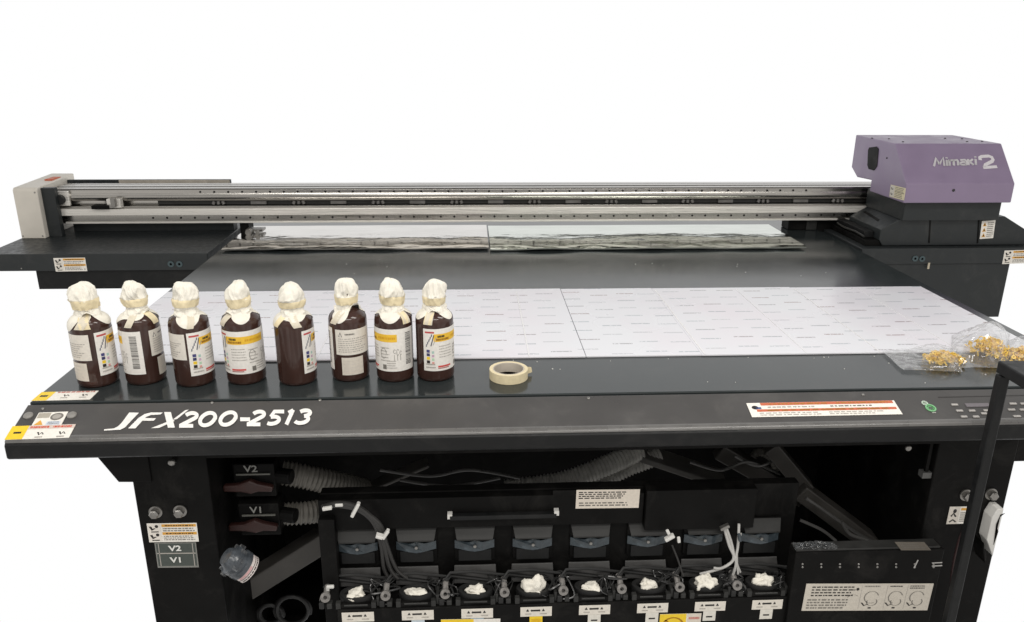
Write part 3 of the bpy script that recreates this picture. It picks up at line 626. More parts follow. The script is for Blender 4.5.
# right electrical box
RY = 1.64
e0 = aty(796, 553, RY); e1 = aty(944, 553, RY)
ebox = MB(DARK).box(e0.x, e1.x, RY, atz(860, 541.5, e0.z).y, .20, e0.z).build('control_box', PR, bevel=.002)
MB(TRAY).box(e0.x + .002, e1.x - .01, RY + .004, atz(860, 542.3, e0.z).y, e0.z + .0005, e0.z + .006, m=DARK2).build('box_lid', ebox, bevel=.001)
for i in range(8):
    px = 802.5 + i * 18.7
    for dy in (0, 3): dome_bolt(aty(px, 564 + dy, RY), (0, -1, 0), .0028, .002, ebox, STEEL, 'screw')
MB(WIRE).bar(aty(914, 568, RY - .002), aty(918, 560, RY - .002), .002, .002).bar(aty(932, 563, RY - .002), aty(942, 562.5, RY - .002), .002, .002).bar(aty(932, 566, RY - .002), aty(942, 565.5, RY - .002), .002, .002).build('marking', ebox)
el = []
for xx in (.44, .64, .80): el.append(('r', xx, .06, xx + .003, .94, LG, 1))
el += text_block(.05, .52, .40, .93, 4, K, 4, h=.4) + text_block(.03, .06, .42, .46, 4, GR, 5, h=.45) + text_block(.46, .86, .62, .95, 1, GR, 2) + text_block(.66, .86, .79, .95, 1, K, 2) + text_block(.82, .8, .97, .95, 2, K, 2)
for xx, kk in ((.53, 0), (.72, 1), (.89, 2)):
    el += [('s', ell(xx, .5, .055, .22, 20, 300 - 40 * kk, 16), .008, GR), ('s', ell(xx + .01, .33, .04, .14, 160, 400, 12), .008, GR), ('s', [(xx - .07, .3), (xx - .045, .18), (xx - .02, .25)], .014, K), ('r', xx - .012, .08, xx + .012, .13, K, 2)]
el += [('c', .41, .8, .012, .05, K, 2), ('s', [(.34, .5), (.38, .62), (.42, .55)], .008, GR)]
decal_px('instruction_label', (801.3, 610.5), (927, 610), (805, 583.5), lambda a_, b_: aty(a_, b_, RY - .0003), el, ebox, base=srgb(205, 198, 186))
tmp = lambda px, py: atz(px, py, e0.z + .0065)
decal_px('type_label', (901, 550.5), (931, 550.5), (895.5, 542.3), tmp, text_block(.1, .15, .9, .85, 3, GR, 2), ebox, base=srgb(112, 106, 98))
crumple_patch('clear_wrap', e0.x + .004, e0.x + .11, RY + .006, atz(860, 543, e0.z).y, e0.z + .006, .011, CLEAR, ebox, 2.0)
# braces
GUS = mat('gusset_plate', (.16, .155, .145), .5, var=.3, scale=10)
BRM = mat('brace_steel', (.065, .061, .056), .42, var=.25, scale=12, spec=.4)
def brace(p0, p1, y0, y1, w, h, m=DARK2, name='brace'):
    m = BRM if name == 'brace' else GUS
    return MB(m).bar(aty(*p0, y0), aty(*p1, y1), w, h).build(name, PR, bevel=.004)
brace((214, 607), (326, 537), 1.92, 1.98, .06, .062, DARK2)
brace((718, 449), (802, 497), 2.05, 2.02, .05, .05, DARK)
brace((798, 488), (880, 549), 1.93, 1.90, .06, .05, DARK2)
brace((770, 445), (806, 488), 1.97, 1.95, .05, .045, DARK2)
brace((640, 452), (724, 480), 2.12, 2.08, .10, .02, DARK2, 'gusset')
brace((370, 487), (428, 462), 2.15, 2.18, .06, .01, DARK, 'gusset')
# corrugated hoses
def hose(pts, ys, r, name='ribbed_hose', step=.011, m=None):
    P = smoothp(cpath(pts, ys), 40); L = [P[0]]; acc = 0
    Q = [P[0]]; d = step / 4
    for i in range(1, len(P)):
        while (P[i] - Q[-1]).length >= d: Q.append(Q[-1] + (P[i] - Q[-1]).normalized() * d)
    rs = [r * (1 + .10 * math.cos(2 * PI * i / 4)) for i in range(len(Q))]
    return MB(m or HOSE).tube(Q, rs, 18).build(name, PR, smooth=True, ang=180)
hose([(281, 472), (312, 478), (338, 484), (364, 490)], [1.86, 1.87, 1.90, 1.96], .031)
hose([(284, 514), (304, 513), (326, 510)], [1.86, 1.87, 1.90], .029)
hose([(505, 490), (560, 482), (600, 468), (640, 450)], [2.02, 2.03, 2.05, 2.1], .029, m=HOSE2)
hose([(540, 494), (590, 484), (630, 466), (660, 455)], [2.08, 2.08, 2.10, 2.12], .027, m=HOSE2)
hose([(746, 463), (758, 452), (772, 458), (776, 470)], [2.1, 2.1, 2.1, 2.1], .012)
for pts, ys in (([(690, 462), (720, 470), (748, 462), (780, 474)], [2.0, 1.98, 1.98, 2.0]), ([(735, 456), (760, 466), (785, 452)], [2.0, 1.98, 2.0]), ([(806, 498), (838, 520), (862, 536), (884, 546)], [1.85, 1.84, 1.83, 1.82]), ([(800, 520), (822, 530), (836, 541)], [1.84, 1.82, 1.80]),
                ([(380, 470), (430, 476), (470, 470), (520, 478)], [1.95, 1.95, 1.96, 1.98]), ([(400, 480), (450, 486), (500, 478)], [1.92, 1.92, 1.94]), ([(842, 522), (850, 534), (866, 540), (880, 548)], [1.80, 1.79, 1.78, 1.76])):
    MB(mat('loose_cable', (.09, .088, .085), .35, spec=.6)).tube(smoothp(cpath(pts, ys), 8), .0045, 8).build('loose_cable', PR, smooth=True)
# valves V2 / V1
for (hx, hy, t, tx, ty) in ((253, 486, 'V2', 251, 471), (258, 525, 'V1', 257, 512)):
    y = 1.80; c = aty(hx - 1, hy - 1, y)
    vb = MB(DARK).box(c.x - .045, c.x + .06, y, y + .06, c.z - .035, c.z + .06).cyl((c.x + .06, y + .02, c.z + .015), (c.x + .10, y + .01, c.z + .015), .02, n=16).build('valve', PR, bevel=.004)
    MB(RED).prism([(c.x - .068, y - .02, c.z + .010), (c.x - .03, y - .02, c.z + .012), (c.x + .0, y - .02, c.z + .024), (c.x + .02, y - .02, c.z + .014), (c.x + .058, y - .02, c.z + .004), (c.x + .054, y - .02, c.z - .012), (c.x + .02, y - .02, c.z - .010), (c.x, y - .02, c.z - .016), (c.x - .025, y - .02, c.z - .010), (c.x - .068, y - .02, c.z - .008)], (0, .018, 0)).build('valve_handle', vb, bevel=.005)
    p = aty(tx, ty + .6, y - .004); text_obj(t, p, V((1, 0, 0)), V((0, 0, 1)), V((0, -1, 0)), .026, ink(srgb(140, 140, 136)), vb, align='CENTER', thick=.0004, xs=1.2)
    q = aty(tx - 15, ty + 3.4, y - .004); MB(ink(srgb(105, 105, 100))).box(q.x, q.x + .085, y - .005, y - .001, q.z - .003, q.z + .001).build('line_mark', vb)
# air filter cup with a printed band
c = aty(238, 563, 1.645); ax = V((-.60, -.25, .72)).normalized(); R = ax.to_track_quat('Z', 'Y').to_matrix()
flt = MB(mat('grey_blue_plastic', (.06, .068, .078), .22, var=.3, scale=80)).lathe(c, [(r_ * .80, z_ * .80) for r_, z_ in [(.030, -.045), (.043, -.043), (.043, -.02), (.046, -.018), (.046, -.005), (.041, -.002), (.041, .012), (.045, .014), (.045, .024), (.034, .030), (.030, .040), (.026, .046), (1e-7, .047)]], 30, R=R).build('air_filter', PR, smooth=True)
tc_ = (CAM - c); e1 = (tc_ - ax * tc_.dot(ax)).normalized(); e2 = e1.cross(ax)
def fil(u, v, h): a_ = -1.25 + u * 2.5; r_ = .0346 + h; return c + (e1 * math.cos(a_) - e2 * math.sin(a_)) * r_ + ax * (-.033 + v * .020)
decal_mesh('filter_label', [('r', .0, .42, 1, .5, K, 1), ('r', .1, .55, .6, .85, srgb(200, 160, 160), 1)] + dashes(.1, .95, .2, .14, K, 2), fil, flt, du=.04, base=(0, 0, 1, 1, srgb(212, 202, 198)))
for k in range(10):
    a_ = k * PI / 5; p = c + R @ V((.036 * math.cos(a_), .036 * math.sin(a_), .008)); MB(CLEAR).cyl(p, p + ax * .013, .005, n=8).build('grip_rib', flt)
# coiled tubes at bottom left
for (cx_, cy_, rr) in ((292, 610, 15), (270, 614, 10)):
    P = [aty(cx_ + (rr + t * .12) * math.cos(t * .35 + 2), cy_ + rr * .9 * math.sin(t * .35 + 2), 1.90 + t * .0016) for t in range(32)]
    MB(RUBB).tube(P, .006, 8).build('coiled_tube', PR, smooth=True)
MB(RUBB).tube(smoothp(cpath([(968, 520), (958, 545), (952, 575), (951, 600), (946, 630)], [1.66, 1.66, 1.66, 1.66, 1.66])), .004, 8, m=mat('red_black_cable', (.035, .016, .016), .5)).build('cable', PR, smooth=True)
MB(DARK2).box(.85, 1.16, 1.75, 1.97, .25, .27).build('floor_rail', PR)
x_ = aty(932, 473.5, 1.715)
MB(mat('plate_grey', (.10, .10, .098), .5)).box(1.141, 1.1645, 1.705, 1.725, x_.z - .008, x_.z + .008).build('bolt_plate', PR)
MB(DARK).box(1.149, 1.157, 1.71, 1.718, x_.z + .0085, .8445).build('rod', PR)

# ================================================================== THINGS ON THE BED
# acrylic sheets under printed film
SX = [(-1.042, -.8304), (-.8300, .3120), (.3138, .63520), (.63535, 1.13270), (1.13285, 1.612)]
SL = ['narrow white film-covered sheet on the bed behind the two leftmost bottles', 'widest white film-covered sheet on the bed, behind the bottles and the tape roll',
      'white film-covered sheet just right of the dark seam beyond the tape roll', 'white film-covered sheet on the bed beyond the orange striped warning label', 'white film-covered sheet partly under the plastic bags of gold pieces']
FOLD = mat('film_fold_white', (.80, .79, .79), .3, var=.03)
for i, ((a, b), l) in enumerate(zip(SX, SL)):
    z = .9504 + (.0004 if i % 2 else 0)
    o = sh_ = MB(SHEET).box(a, b, 1.990 + .001 * (i % 3), 2.640 - .004 * i, z, z + .0045).build('acrylic_sheet', bevel=.0008)
    tag(o, l, 'sheet', 'white film covered sheets on the bed')
    for fx_ in ((-.93,), (.155, -.42), (), (.642, .93), (1.140, 1.37))[i]:
        MB(FOLD).box(fx_, fx_ + (.0035 if fx_ in (.642, 1.140, .155) else .0018), 1.992, 2.60, z + .0046, z + .0056).build('film_fold', o)
# silver sheets below the gantry
def silver(x0, x1, y0, y1, seed, lab):
    n, m_ = 120, 26; mb = MB(MIRROR if seed < 2 else MIRROR_REFL_TINT); vs = []
    for k in (1, 0):
        for j in range(m_ + 1):
            for i in range(n + 1):
                u, v = i / n, j / m_; x = x0 + (x1 - x0) * u; y = y0 + (y1 - y0) * v
                w = .0010 * noise.noise(V((x * 4, y * 6, seed))) + .0022 * max(0, noise.noise(V((x * 1.8, y * 4, seed + 5))) - .1)
                lw_ = .050 + .022 * noise.noise(V((x * 2.3, 0, seed + 8))); lipz = -.0015 * max(0, 1 - (y - y0) / lw_) ** 1.5; ok_ = max(0, 1 - (y - y0) / .12); w += ok_ * .0042 * noise.noise(V((x * 6, y * 9, seed + 2)))
                vs.append((x, y + .008 * noise.noise(V((x * 3, 0, seed))) * ok_,   .9512 + .0012 + .0070 + (.005 if k else 0) + w + lipz))
    N = (n + 1) * (m_ + 1); fs = []
    for j in range(m_):
        for i in range(n):
            a = j * (n + 1) + i; q = (a, a + 1, a + n + 2, a + n + 1); fs.append(q); fs.append(tuple(reversed([t + N for t in q])))
    ed = [i for i in range(n + 1)] + [j * (n + 1) + n for j in range(1, m_ + 1)] + [m_ * (n + 1) + i for i in range(n - 1, -1, -1)] + [j * (n + 1) for j in range(m_ - 1, 0, -1)]
    for a, b in zip(ed, ed[1:] + ed[:1]): fs.append((b, a, a + N, b + N))
    mb.add(vs, fs); o = mb.build('silver_sheet', smooth=True, ang=50); tag(o, lab, 'sheet', 'mirror finish sheets below the gantry'); return o
silver(-1.03, .075, 3.215, 3.66, 1.0, 'mirror-like silver sheet under the gantry nearer the beige end cover')
silver(.082, 1.43, 3.190, 3.64, 4.0, 'mirror-like silver sheet under the gantry nearer the purple carriage')

# ---- bottles
BR = .048
def tissue(parent, seed, top=.250, hw=.033, skirt=.030, lean=(0, 0), hem=.178):
    q = random.Random(seed); n, m = 110, 56; vs = []
    ph = [q.uniform(0, 6.28) for _ in range(6)]; hemv = [q.uniform(-1, 1) for _ in range(4)]
    def pt(th, t, off=0):
        hd = hem + .016 * math.sin(th * 2 + ph[0]) * hemv[0] + .012 * math.sin(th * 3 + ph[1]) - .006 * max(0, math.sin(th + ph[2]))
        # t 0 top .. 1 hem
        ZN = .194
        if t < .30: a = t / .30 * PI / 2; r = hw * math.sin(a) ** .8; z = top - .030 * (1 - math.cos(a))
        elif t < .66: k = (t - .30) / .36; r = hw * (1 + .03 * math.sin(k * 3) - .12 * k ** 2.5); z = top - .030 - (top - .030 - ZN) * k
        else: k = (t - .66) / .34; r0 = hw * .88; r = r0 + (max(BR * .72, r0 + .004) - r0) * k ** .8 * (1 + .12 * math.sin(3 * th + ph[3])); z = ZN + (hd - ZN) * k
        cr_ = lambda a, b, c_: max(0, .16 - abs(noise.noise(V((a, b, c_))))) / .16
        sp_ = th + 1.6 * t * (1 if int(seed) % 2 else -1)
        f = (.0011 * math.sin(5 * th + ph[4] + t * 9) + .0011 * math.sin(9 * th + ph[5] - t * 11)) * min(1, t * 4)
        ta = t * 5 + .9 * th * (1 if seed % 2 < 1 else -1); nz = .0024 * cr_(math.cos(sp_) * 1.8, math.sin(sp_) * 1.8, t * 1.6 + seed * 2) + .0015 * cr_(math.cos(sp_) * 3.2 + 4, math.sin(sp_) * 3.2, t * 3.0 + seed) - .0025 + noise.noise(V((math.cos(th) * 1.3, math.sin(th) * 1.3, t * 3.5 + seed))) * .0060 + (.22 - abs(noise.noise(V((math.cos(th) * 2.3 + 7, math.sin(th) * 2.3 + .5 * t, t * 4.5 + seed))))) * .0055
        amp = .45 if .42 < t < .62 else 1
        r2 = max(0, r + (f + nz) * amp + off) if t > .01 else 0
        zz = z + (noise.noise(V((math.cos(th) * 1.3 * min(1, t * 4), math.sin(th) * 1.3 * min(1, t * 4), seed * 3.1))) * .008 if t < .35 else 0)
        # keep the skirt outside the shoulder
        if t > .66 and zz < .186: r2 = max(r2, shoulder_r(zz) + .0012)
        sh = max(0, (zz - .19) / .06)
        return (r2 * math.cos(th) + lean[0] * sh, r2 * math.sin(th) + lean[1] * sh, zz)
    for j in range(m + 1):
        for i in range(n): vs.append(pt(2 * PI * i / n, j / m))
    mb = MB(TISS).add(vs, [(j * n + i, (j + 1) * n + i, (j + 1) * n + (i + 1) % n, j * n + (i + 1) % n) for j in range(m) for i in range(n)])
    o = mb.build('tissue_cover', parent, smooth=True, ang=70)
    vs = []; k = 6; tb0, tb1 = q.uniform(.38, .43), q.uniform(.59, .64); tl = q.uniform(-.03, .03)
    for j in range(k + 1):
        for i in range(n): th = 2 * PI * i / n; vs.append(pt(th, tb0 + (tb1 - tb0) * j / k + tl * math.sin(th + seed), .0013))
    b = MB(BANDM).add(vs, [(j * n + i, (j + 1) * n + i, (j + 1) * n + (i + 1) % n, j * n + (i + 1) % n) for j in range(k) for i in range(n)]).build('tape_band', o, smooth=True, ang=70)
    return o
BPROF = [(.001, .004), (.036, .0035), (.043, .0), (.0465, .003), (.048, .010), (.048, .150), (.0478, .156), (.0465, .163), (.0435, .169), (.038, .175), (.030, .180), (.022, .184), (.019, .188), (.019, .20), (.022, .201), (.022, .226), (.001, .227)]
def shoulder_r(z):
    for (r0, z0), (r1, z1) in zip(BPROF[5:], BPROF[6:]):
        if z0 <= z <= z1: return r0 + (r1 - r0) * (z - z0) / (z1 - z0)
    return BR if z < .15 else .02
YB = srgb(236, 190, 62)
def main_label(parent, a0, fa, W=209, kind=0):
    f = lambda u, v, h: V(((BR + h) * math.cos(fa - math.radians(270) + math.radians(a0 + u) - PI), (BR + h) * math.sin(fa + PI / 2 + math.radians(a0 + u) - PI), .031 + v * .112))
    F_ = lambda u, v, h: V(((BR + .0003 + h) * math.cos(fa + math.radians(a0 + u)), (BR + .0003 + h) * math.sin(fa + math.radians(a0 + u)), .031 + v * .112))
    W1 = W
    e = [('r', 6, .90, 34, .94, srgb(190, 80, 80), 1)]
    # left column of colour icons
    for k in range(5): e.append(('p', [(8 + k * 4, .58 + k * .06), (11 + k * 4, .58 + k * .06), (12.5 + k * 4, .64 + k * .06), (9.5 + k * 4, .64 + k * .06)], srgb(90, 95, 110), 2))
    for k, cc in enumerate((srgb(70, 70, 120), srgb(60, 60, 100), YE, srgb(50, 44, 42))): e.append(('r', 10, .44 - k * .085, 20, .51 - k * .085, cc, 1))
    for k, cc in enumerate((srgb(170, 200, 190), srgb(200, 170, 190), srgb(180, 210, 180), srgb(220, 160, 150))): e.append(('r', 26, .42 - k * .085, 33, .48 - k * .085, cc, 1))
    e += [('r', 32, .70, 150, .88, YB, 1)] + dashes(44, 66, .82, .05, K, 3) + dashes(40, 80, .75, .05, srgb(150, 100, 30), 5) + dashes(90, 145, .79, .05, srgb(214, 160, 40), 9)
    e += [('s', [(24, .60), (33, .86)], 3, srgb(90, 90, 98)), ('s', [(30, .62), (40, .8)], 2, LG)]
    e += text_block(48, .30, 92, .62, 5, LG, 4, h=.3) + [('s', ell(108, .43, 9, .12, 0, 320, 14), 1.4, GR)] + text_block(98, .22, 128, .60, 5, LG, 8, h=.3)
    e += [('r', 44, .085, 86, .125, srgb(205, 75, 70), 1), ('r', 44, .05, 80, .075, srgb(170, 110, 108), 1)] + text_block(8, .05, 38, .2, 2, LG, 7)
    e += [('r', 104, .05, 116, .16, GR, 1)] + text_block(118, .06, 150, .28, 4, LG, 17, h=.35)
    # writing turned upright and bar code at the far end
    q = random.Random(5)
    for k in range(3): e += [('s', ell(142 + k * 9, .48 - .02 * k, 3, .05 + .03 * (k % 2), 30, 330, 8), 1.2, GR), ('r', 140 + k * 9, .26, 142 + k * 9, .40, LG, 1)]
    y = .14
    while y < .90:
        h = q.choice((.007, .012, .018)); e.append(('r', 176, y, 196, y + h, K, 1)); y += h + q.choice((.008, .012, .016))
    decal_mesh('front_label', e, F_, parent, du=6, base=(0, 0, W1, 1, srgb(232, 228, 222)), th=.0003, lift=.0002, asp=133)
def hazard_label(parent, a0, fa, W, lower=True, tri=True):
    F_ = lambda u, v, h: V(((BR + .0003 + h) * math.cos(fa + math.radians(a0 + u)), (BR + .0003 + h) * math.sin(fa + math.radians(a0 + u)), v))
    e = [] if not tri else [('p', [(10, .122), (22, .122), (16, .135)], GR, 1), ('p', [(13, .1235), (19, .1235), (16, .1305)], PAPER, 2)] + dashes(30, 58, .129, .004, GR, 3)
    for k in range(7): e += dashes(9, W - 12 - (k * 7) % 23, .117 - k * .0057, .002, LG, k + 2)
    decal_mesh('back_label', e, F_, parent, du=6, base=(0, .074, W, .1405, srgb(222, 216, 206)), th=.0003, lift=.0002)
    if lower:
        e = []
        for k in range(4): e += dashes(22, 74 - 6 * (k % 2), .058 - k * .009, .0016, srgb(205, 198, 188), k)
        decal_mesh('small_label', e, F_, parent, du=6, base=(16, .020, 82, .067, srgb(212, 204, 192)), th=.0003, lift=.0002)
# px of base centre-front, main start, hazard start+width, lower label
BT = [(100.5, 388, 6, (-108, 99), True), (148, 385.5, -209, (23, 80), True), (197, 387.5, -11, (-100, 83), False), (248, 385.5, -86, None, False), (299, 386.5, 20, None, False), (351.5, 382.5, 97, (-41, 113), True), (396, 383, -142, None, False), (436, 382.5, -36, None, False)]
BLAB = ['first ink bottle at the left deck edge, wrapper leaning over its neck', 'dark bottle showing an upright bar code on its left half', 'third bottle from the beige end cover side, pale label left, colour icons right', 'bottle with a wide yellow banded label facing squarely forward, pictogram at its left',
        'bottle showing mostly bare dark brown side, its printed label just wrapping in at right', 'bottle turned round to show a text label above a small blank label', 'bottle with a yellow band across its front and a bar code at the right edge', 'last bottle of the row beside the tape roll, colour icons down its label']
LEAN = [(-.006, 0), (-.002, 0), (.0, 0), (-.001, 0), (.0, 0), (.001, 0), (-.003, 0), (.003, 0)]
for i, (px, py, a0, hz, low) in enumerate(BT):
    fr = atz(px, py); d = V((fr.x, fr.y, 0)).normalized(); cpos = fr + d * BR; cpos.z = .9503
    b = thing('ink_bottle', BLAB[i], 'bottle', cpos, 'dark ink bottles with tissue covered caps')
    fa = math.atan2(-d.y, -d.x)
    MB(GLASS).lathe((0, 0, 0), BPROF, 48).build('bottle_body', b, smooth=True, ang=50)
    main_label(b, a0, fa)
    if hz: hazard_label(b, hz[0], fa, hz[1], low, tri=i in (1, 5))
    tissue(b, i + 1.3, top=(.259, .258, .260, .258, .254, .260, .258, .257)[i], hw=(.0315, .029, .031, .030, .0325, .0285, .0305, .029)[i], lean=LEAN[i], hem=(.171, .174, .172, .175, .170, .180, .172, .174)[i])
    # strips of tape stuck over the shoulder
    q = random.Random(40 + i)
    for k in range((2, 2, 1, 1, 2, 1, 2, 2)[i]):
        th0 = fa + q.uniform(-.9, .9); w = q.uniform(.16, .26); slant = q.uniform(-.5, .5)
        vs = []
        for j in range(9):
            z = .188 - j * (.034 / 8); r = shoulder_r(min(z, .187)) + .0024
            for sgn in (-1, 1): th = th0 + slant * j / 8 + sgn * w * .048 / max(r, .03); vs.append((r * math.cos(th), r * math.sin(th), z + .001 * sgn * slant))
        MB(BANDM if k else ink(srgb(214, 205, 186))).add(vs, [(2 * j, 2 * j + 1, 2 * j + 3, 2 * j + 2) for j in range(8)]).build('tape_strip', b, smooth=True)

# ---- masking tape
p = atz(509.5, 385); tp = thing('masking_tape_roll', 'cream roll of masking tape lying flat on the dark deck', 'tape roll', (p.x, p.y + .048, .9503))
def rprof(r0, r1, h): return [(r0, 0), (r1, 0), (r1, h), (r0, h), (r0, 0)]
MB(TAPE).lathe((0, 0, 0), rprof(.0405, .0495, .025), 56).build('tape', tp, smooth=True, bevel=.0006)
MB(CORE).lathe((0, 0, 0), rprof(.0375, .0404, .0248), 56).build('core', tp, smooth=True)
MB(TAPE).prism([(.047, .012, .003), (.062, .018, .006), (.060, .018, .020), (.047, .012, .024)], (-.0006, .0008, 0)).build('loose_end', tp)

# ---- bags with gold pieces
def gold_bits(n, cx, cy, sx, sy, h, seed, parent, name='gold_pieces'):
    q = random.Random(seed); mb = MB(GOLD)
    for _ in range(n):
        x = q.gauss(0, .42); y = q.gauss(0, .42)
        if x * x + y * y > 1: continue
        z = .004 + h * (1 - x * x - y * y) * q.random()
        c_ = V((cx + x * sx, cy + y * sy, z)); R = Euler((q.uniform(0, 6), q.uniform(0, 6), q.uniform(0, 6))).to_matrix()
        k = q.random(); L = q.uniform(.004, .009)
        if k < .15: mb.tube([c_ + R @ V((L * math.cos(t) * .7, L * math.sin(t) * .7, 0)) for t in [i * PI / 5 for i in range(8)]], .0014, 6)
        elif k < .5: mb.bar(c_ - R @ V((L, 0, 0)), c_ + R @ V((L, 0, 0)),     .0036, .0022, up=(R @ V((0, 1, 0))))
        else: mb.lathe(c_, [(.0055, 0), (.0055, .0018), (.002, .002), (.002, 0)], 10, R=R)
    o = mb.build(name, parent); o['kind'] = 'stuff'; return o
def bag(parent, corners, h, seed, n=44, flat=.004, sharp=3):
    A, B, C_, D = [V(c) for c in corners]; mb = MB(FILM); vs = []
    for k in (1, 0):
        for j in range(n + 1):
            for i in range(n + 1):
                u, v = i / n, j / n; p_ = A.lerp(B, u).lerp(D.lerp(C_, u), v)
                e = min(1, (4 * u * (1 - u)) ** .5) * min(1, (4 * v * (1 - v)) ** .5)
                q = V((p_.x * 26, p_.y * 26, seed)); rg = 1 - abs(noise.noise(q)) * 2; rg2 = 1 - abs(noise.noise(q * 2.3 + V((3, 1, 0)))) * 2
                z = .0012 + (flat + h(u, v)) * e * (1 if k else 0) + k * e * (.006 * sharp / 3 * rg + .003 * sharp / 3 * rg2 + .004)
                vs.append((p_.x + .004 * noise.noise(q * .8), p_.y + .004 * noise.noise(q * .8 + V((5, 5, 5))), max(z, .001 + k * .0006)))
    N = (n + 1) ** 2; fs = []
    for j in range(n):
        for i in range(n):
            a = j * (n + 1) + i; f_ = (a, a + 1, a + n + 2, a + n + 1); fs.append(f_); fs.append(tuple(reversed([t + N for t in f_])))
    mb.add(vs, fs); return mb.build('bag_film', parent, smooth=True, ang=60)
c1 = atz(940, 366); b1 = thing('plastic_bag', 'clear plastic bag lying flat with its empty end over the dark deck edge', 'bag', (c1.x, c1.y, .9556), 'clear bags of gold pieces')
L_ = lambda px, py, o: (atz(px, py, .9556) - V((o.x, o.y, .9556)))
o1 = V((c1.x, c1.y, 0))
bag(b1, [L_(903, 370, o1), L_(962, 372, o1), L_(952, 348, o1), L_(881, 351, o1)], lambda u, v: .022 * max(0, min(1, (u - .35) * 3)), 2.0)
g = L_(943, 361, o1); gold_bits(230, g.x, g.y, .060, .044, .022, 3, b1)
c2 = atz(985, 352); o2_ = V((c2.x, c2.y, 0)); b2 = thing('plastic_bag', 'bulky crumpled clear bag holding a loose upright heap of gold pieces on the white sheet', 'bag', (c2.x, c2.y, .9556), 'clear bags of gold pieces')
bag(b2, [L_(948, 368, o2_), L_(1006, 368, o2_), L_(1010, 334, o2_), L_(952, 336, o2_)], lambda u, v: .035 + .03 * math.exp(-((u - .72) ** 2 + (v - .5) ** 2) * 9), 5.0, sharp=5)
g = L_(990, 354, o2_); gold_bits(230, g.x, g.y, .055, .075, .040, 4, b2)
c3 = atz(1022, 358); o3 = V((c3.x, c3.y, 0)); b3 = thing('plastic_bag', 'clear bag of yellow gold pieces lying just behind the black stand arm', 'bag', (c3.x, c3.y, .9556), 'clear bags of gold pieces')
bag(b3, [L_(1000, 370, o3), L_(1056, 368, o3), L_(1050, 340, o3), L_(1006, 342, o3)], lambda u, v: .026, 8.0, sharp=4)
g = L_(1024, 359, o3); gold_bits(300, g.x, g.y, .07, .05, .028, 6, b3)

# ---- tissue wads in the ports
WAD = [('crumpled tissue slanting in the port below the black cable loop, no coloured tag', .030, .022, .020, .5), ('flat crescent of tissue in the port above the pale blue-grey tag', .030, .020, .014, -.1), ('two-lobed tissue wad in the port above the blue-grey tag', .028, .024, .024, .1), ('tallest white tissue wad, in the port above the yellow tag', .036, .026, .042, -.2),
       ('notched tissue wad in the port almost under the notice label', .031, .022, .022, .0), ('oval tissue wad lying low in the port above the yellow circle sticker', .027, .023, .018, -.5), ('fluffy tissue wad in the port beside the white wires', .034, .026, .030, .2), ('squarish tissue wad in the last port next to the control box', .035, .024, .030, .1)]
for i, (l, a, b_, h, rz) in enumerate(WAD):
    bm = bmesh.new(); bmesh.ops.create_icosphere(bm, subdivisions=4, radius=1)
    for v in bm.verts:
        n_ = v.co.normalized(); d = 1 + .55 * noise.noise(n_ * 1.6 + V((i * 7.3, 0, 0))) + .30 * (abs(noise.noise(n_ * 3.5 + V((0, i * 5.1, 0)))) - .25) + .08 * noise.noise(n_ * 9)
        v.co = V((n_.x * a * d, n_.y * b_ * d, max(-.4, n_.z * d) * h)) * .80
    if i in (1, 4, 2):
        for v in bm.verts:
            if v.co.z > 0: v.co.z *= .45 + .55 * min(1, abs(v.co.x) / (a * .7)) 
    me = bpy.data.meshes.new('tissue_wad'); bm.to_mesh(me); bm.free(); me.materials.append(TISS)
    for p_ in me.polygons: p_.use_smooth = True
    o = bpy.data.objects.new('tissue_wad', me); COL.objects.link(o); o.location = (PXS[i] - .001, PYc - .004, SHZ + .019); o.rotation_euler = (0, rz * -.6, rz * .4)
    tag(o, l, 'tissue', 'tissue wads in the ink ports')

# crumbs of dust on the deck and panel
q = random.Random(12); mb = MB(ink(srgb(205, 203, 198)))
for _ in range(46):
    x = q.uniform(-.95, 1.5); y = q.choice((q.uniform(1.78, 1.985), q.uniform(2.66, 3.1), q.uniform(1.96, 1.988))); k_ = q.uniform(.0010, .0022)
    mb.lathe((x, y, .9501), [(k_, 0), (k_ * .7, k_ * .8), (1e-7, k_)], 6)
o = mb.build('dust_specks'); o['kind'] = 'stuff'; o['label'] = 'tiny pale dust crumbs scattered over the dark deck'; o['category'] = 'dust'

# ---- black stand at right front
sd = thing('equipment_stand', 'black metal stand with a slim upright post and tray at the right front', 'stand', (1.15, 1.5, 0))
def loc_build(mb, name, parent, o, **k):
    mb.v = [tuple(V(p) - V(o)) for p in mb.v]; return mb.build(name, parent, **k)
so = V((1.15, 1.5, 0))
loc_build(MB(BLACK).box(1.128, 1.150, 1.49, 1.51, .03, 1.095), 'post', sd, so, bevel=.003)
loc_build(MB(BLACK).box(1.128, 1.75, 1.405, 1.51, 1.097, 1.124), 'tray', sd, so, bevel=.003)
loc_build(MB(BLACK).box(1.10, 1.7, 1.30, 1.34, 0, .03).box(1.10, 1.7, 1.60, 1.64, 0, .03).box(1.128, 1.16, 1.341, 1.599, 0, .029), 'base_frame', sd, so, bevel=.003)
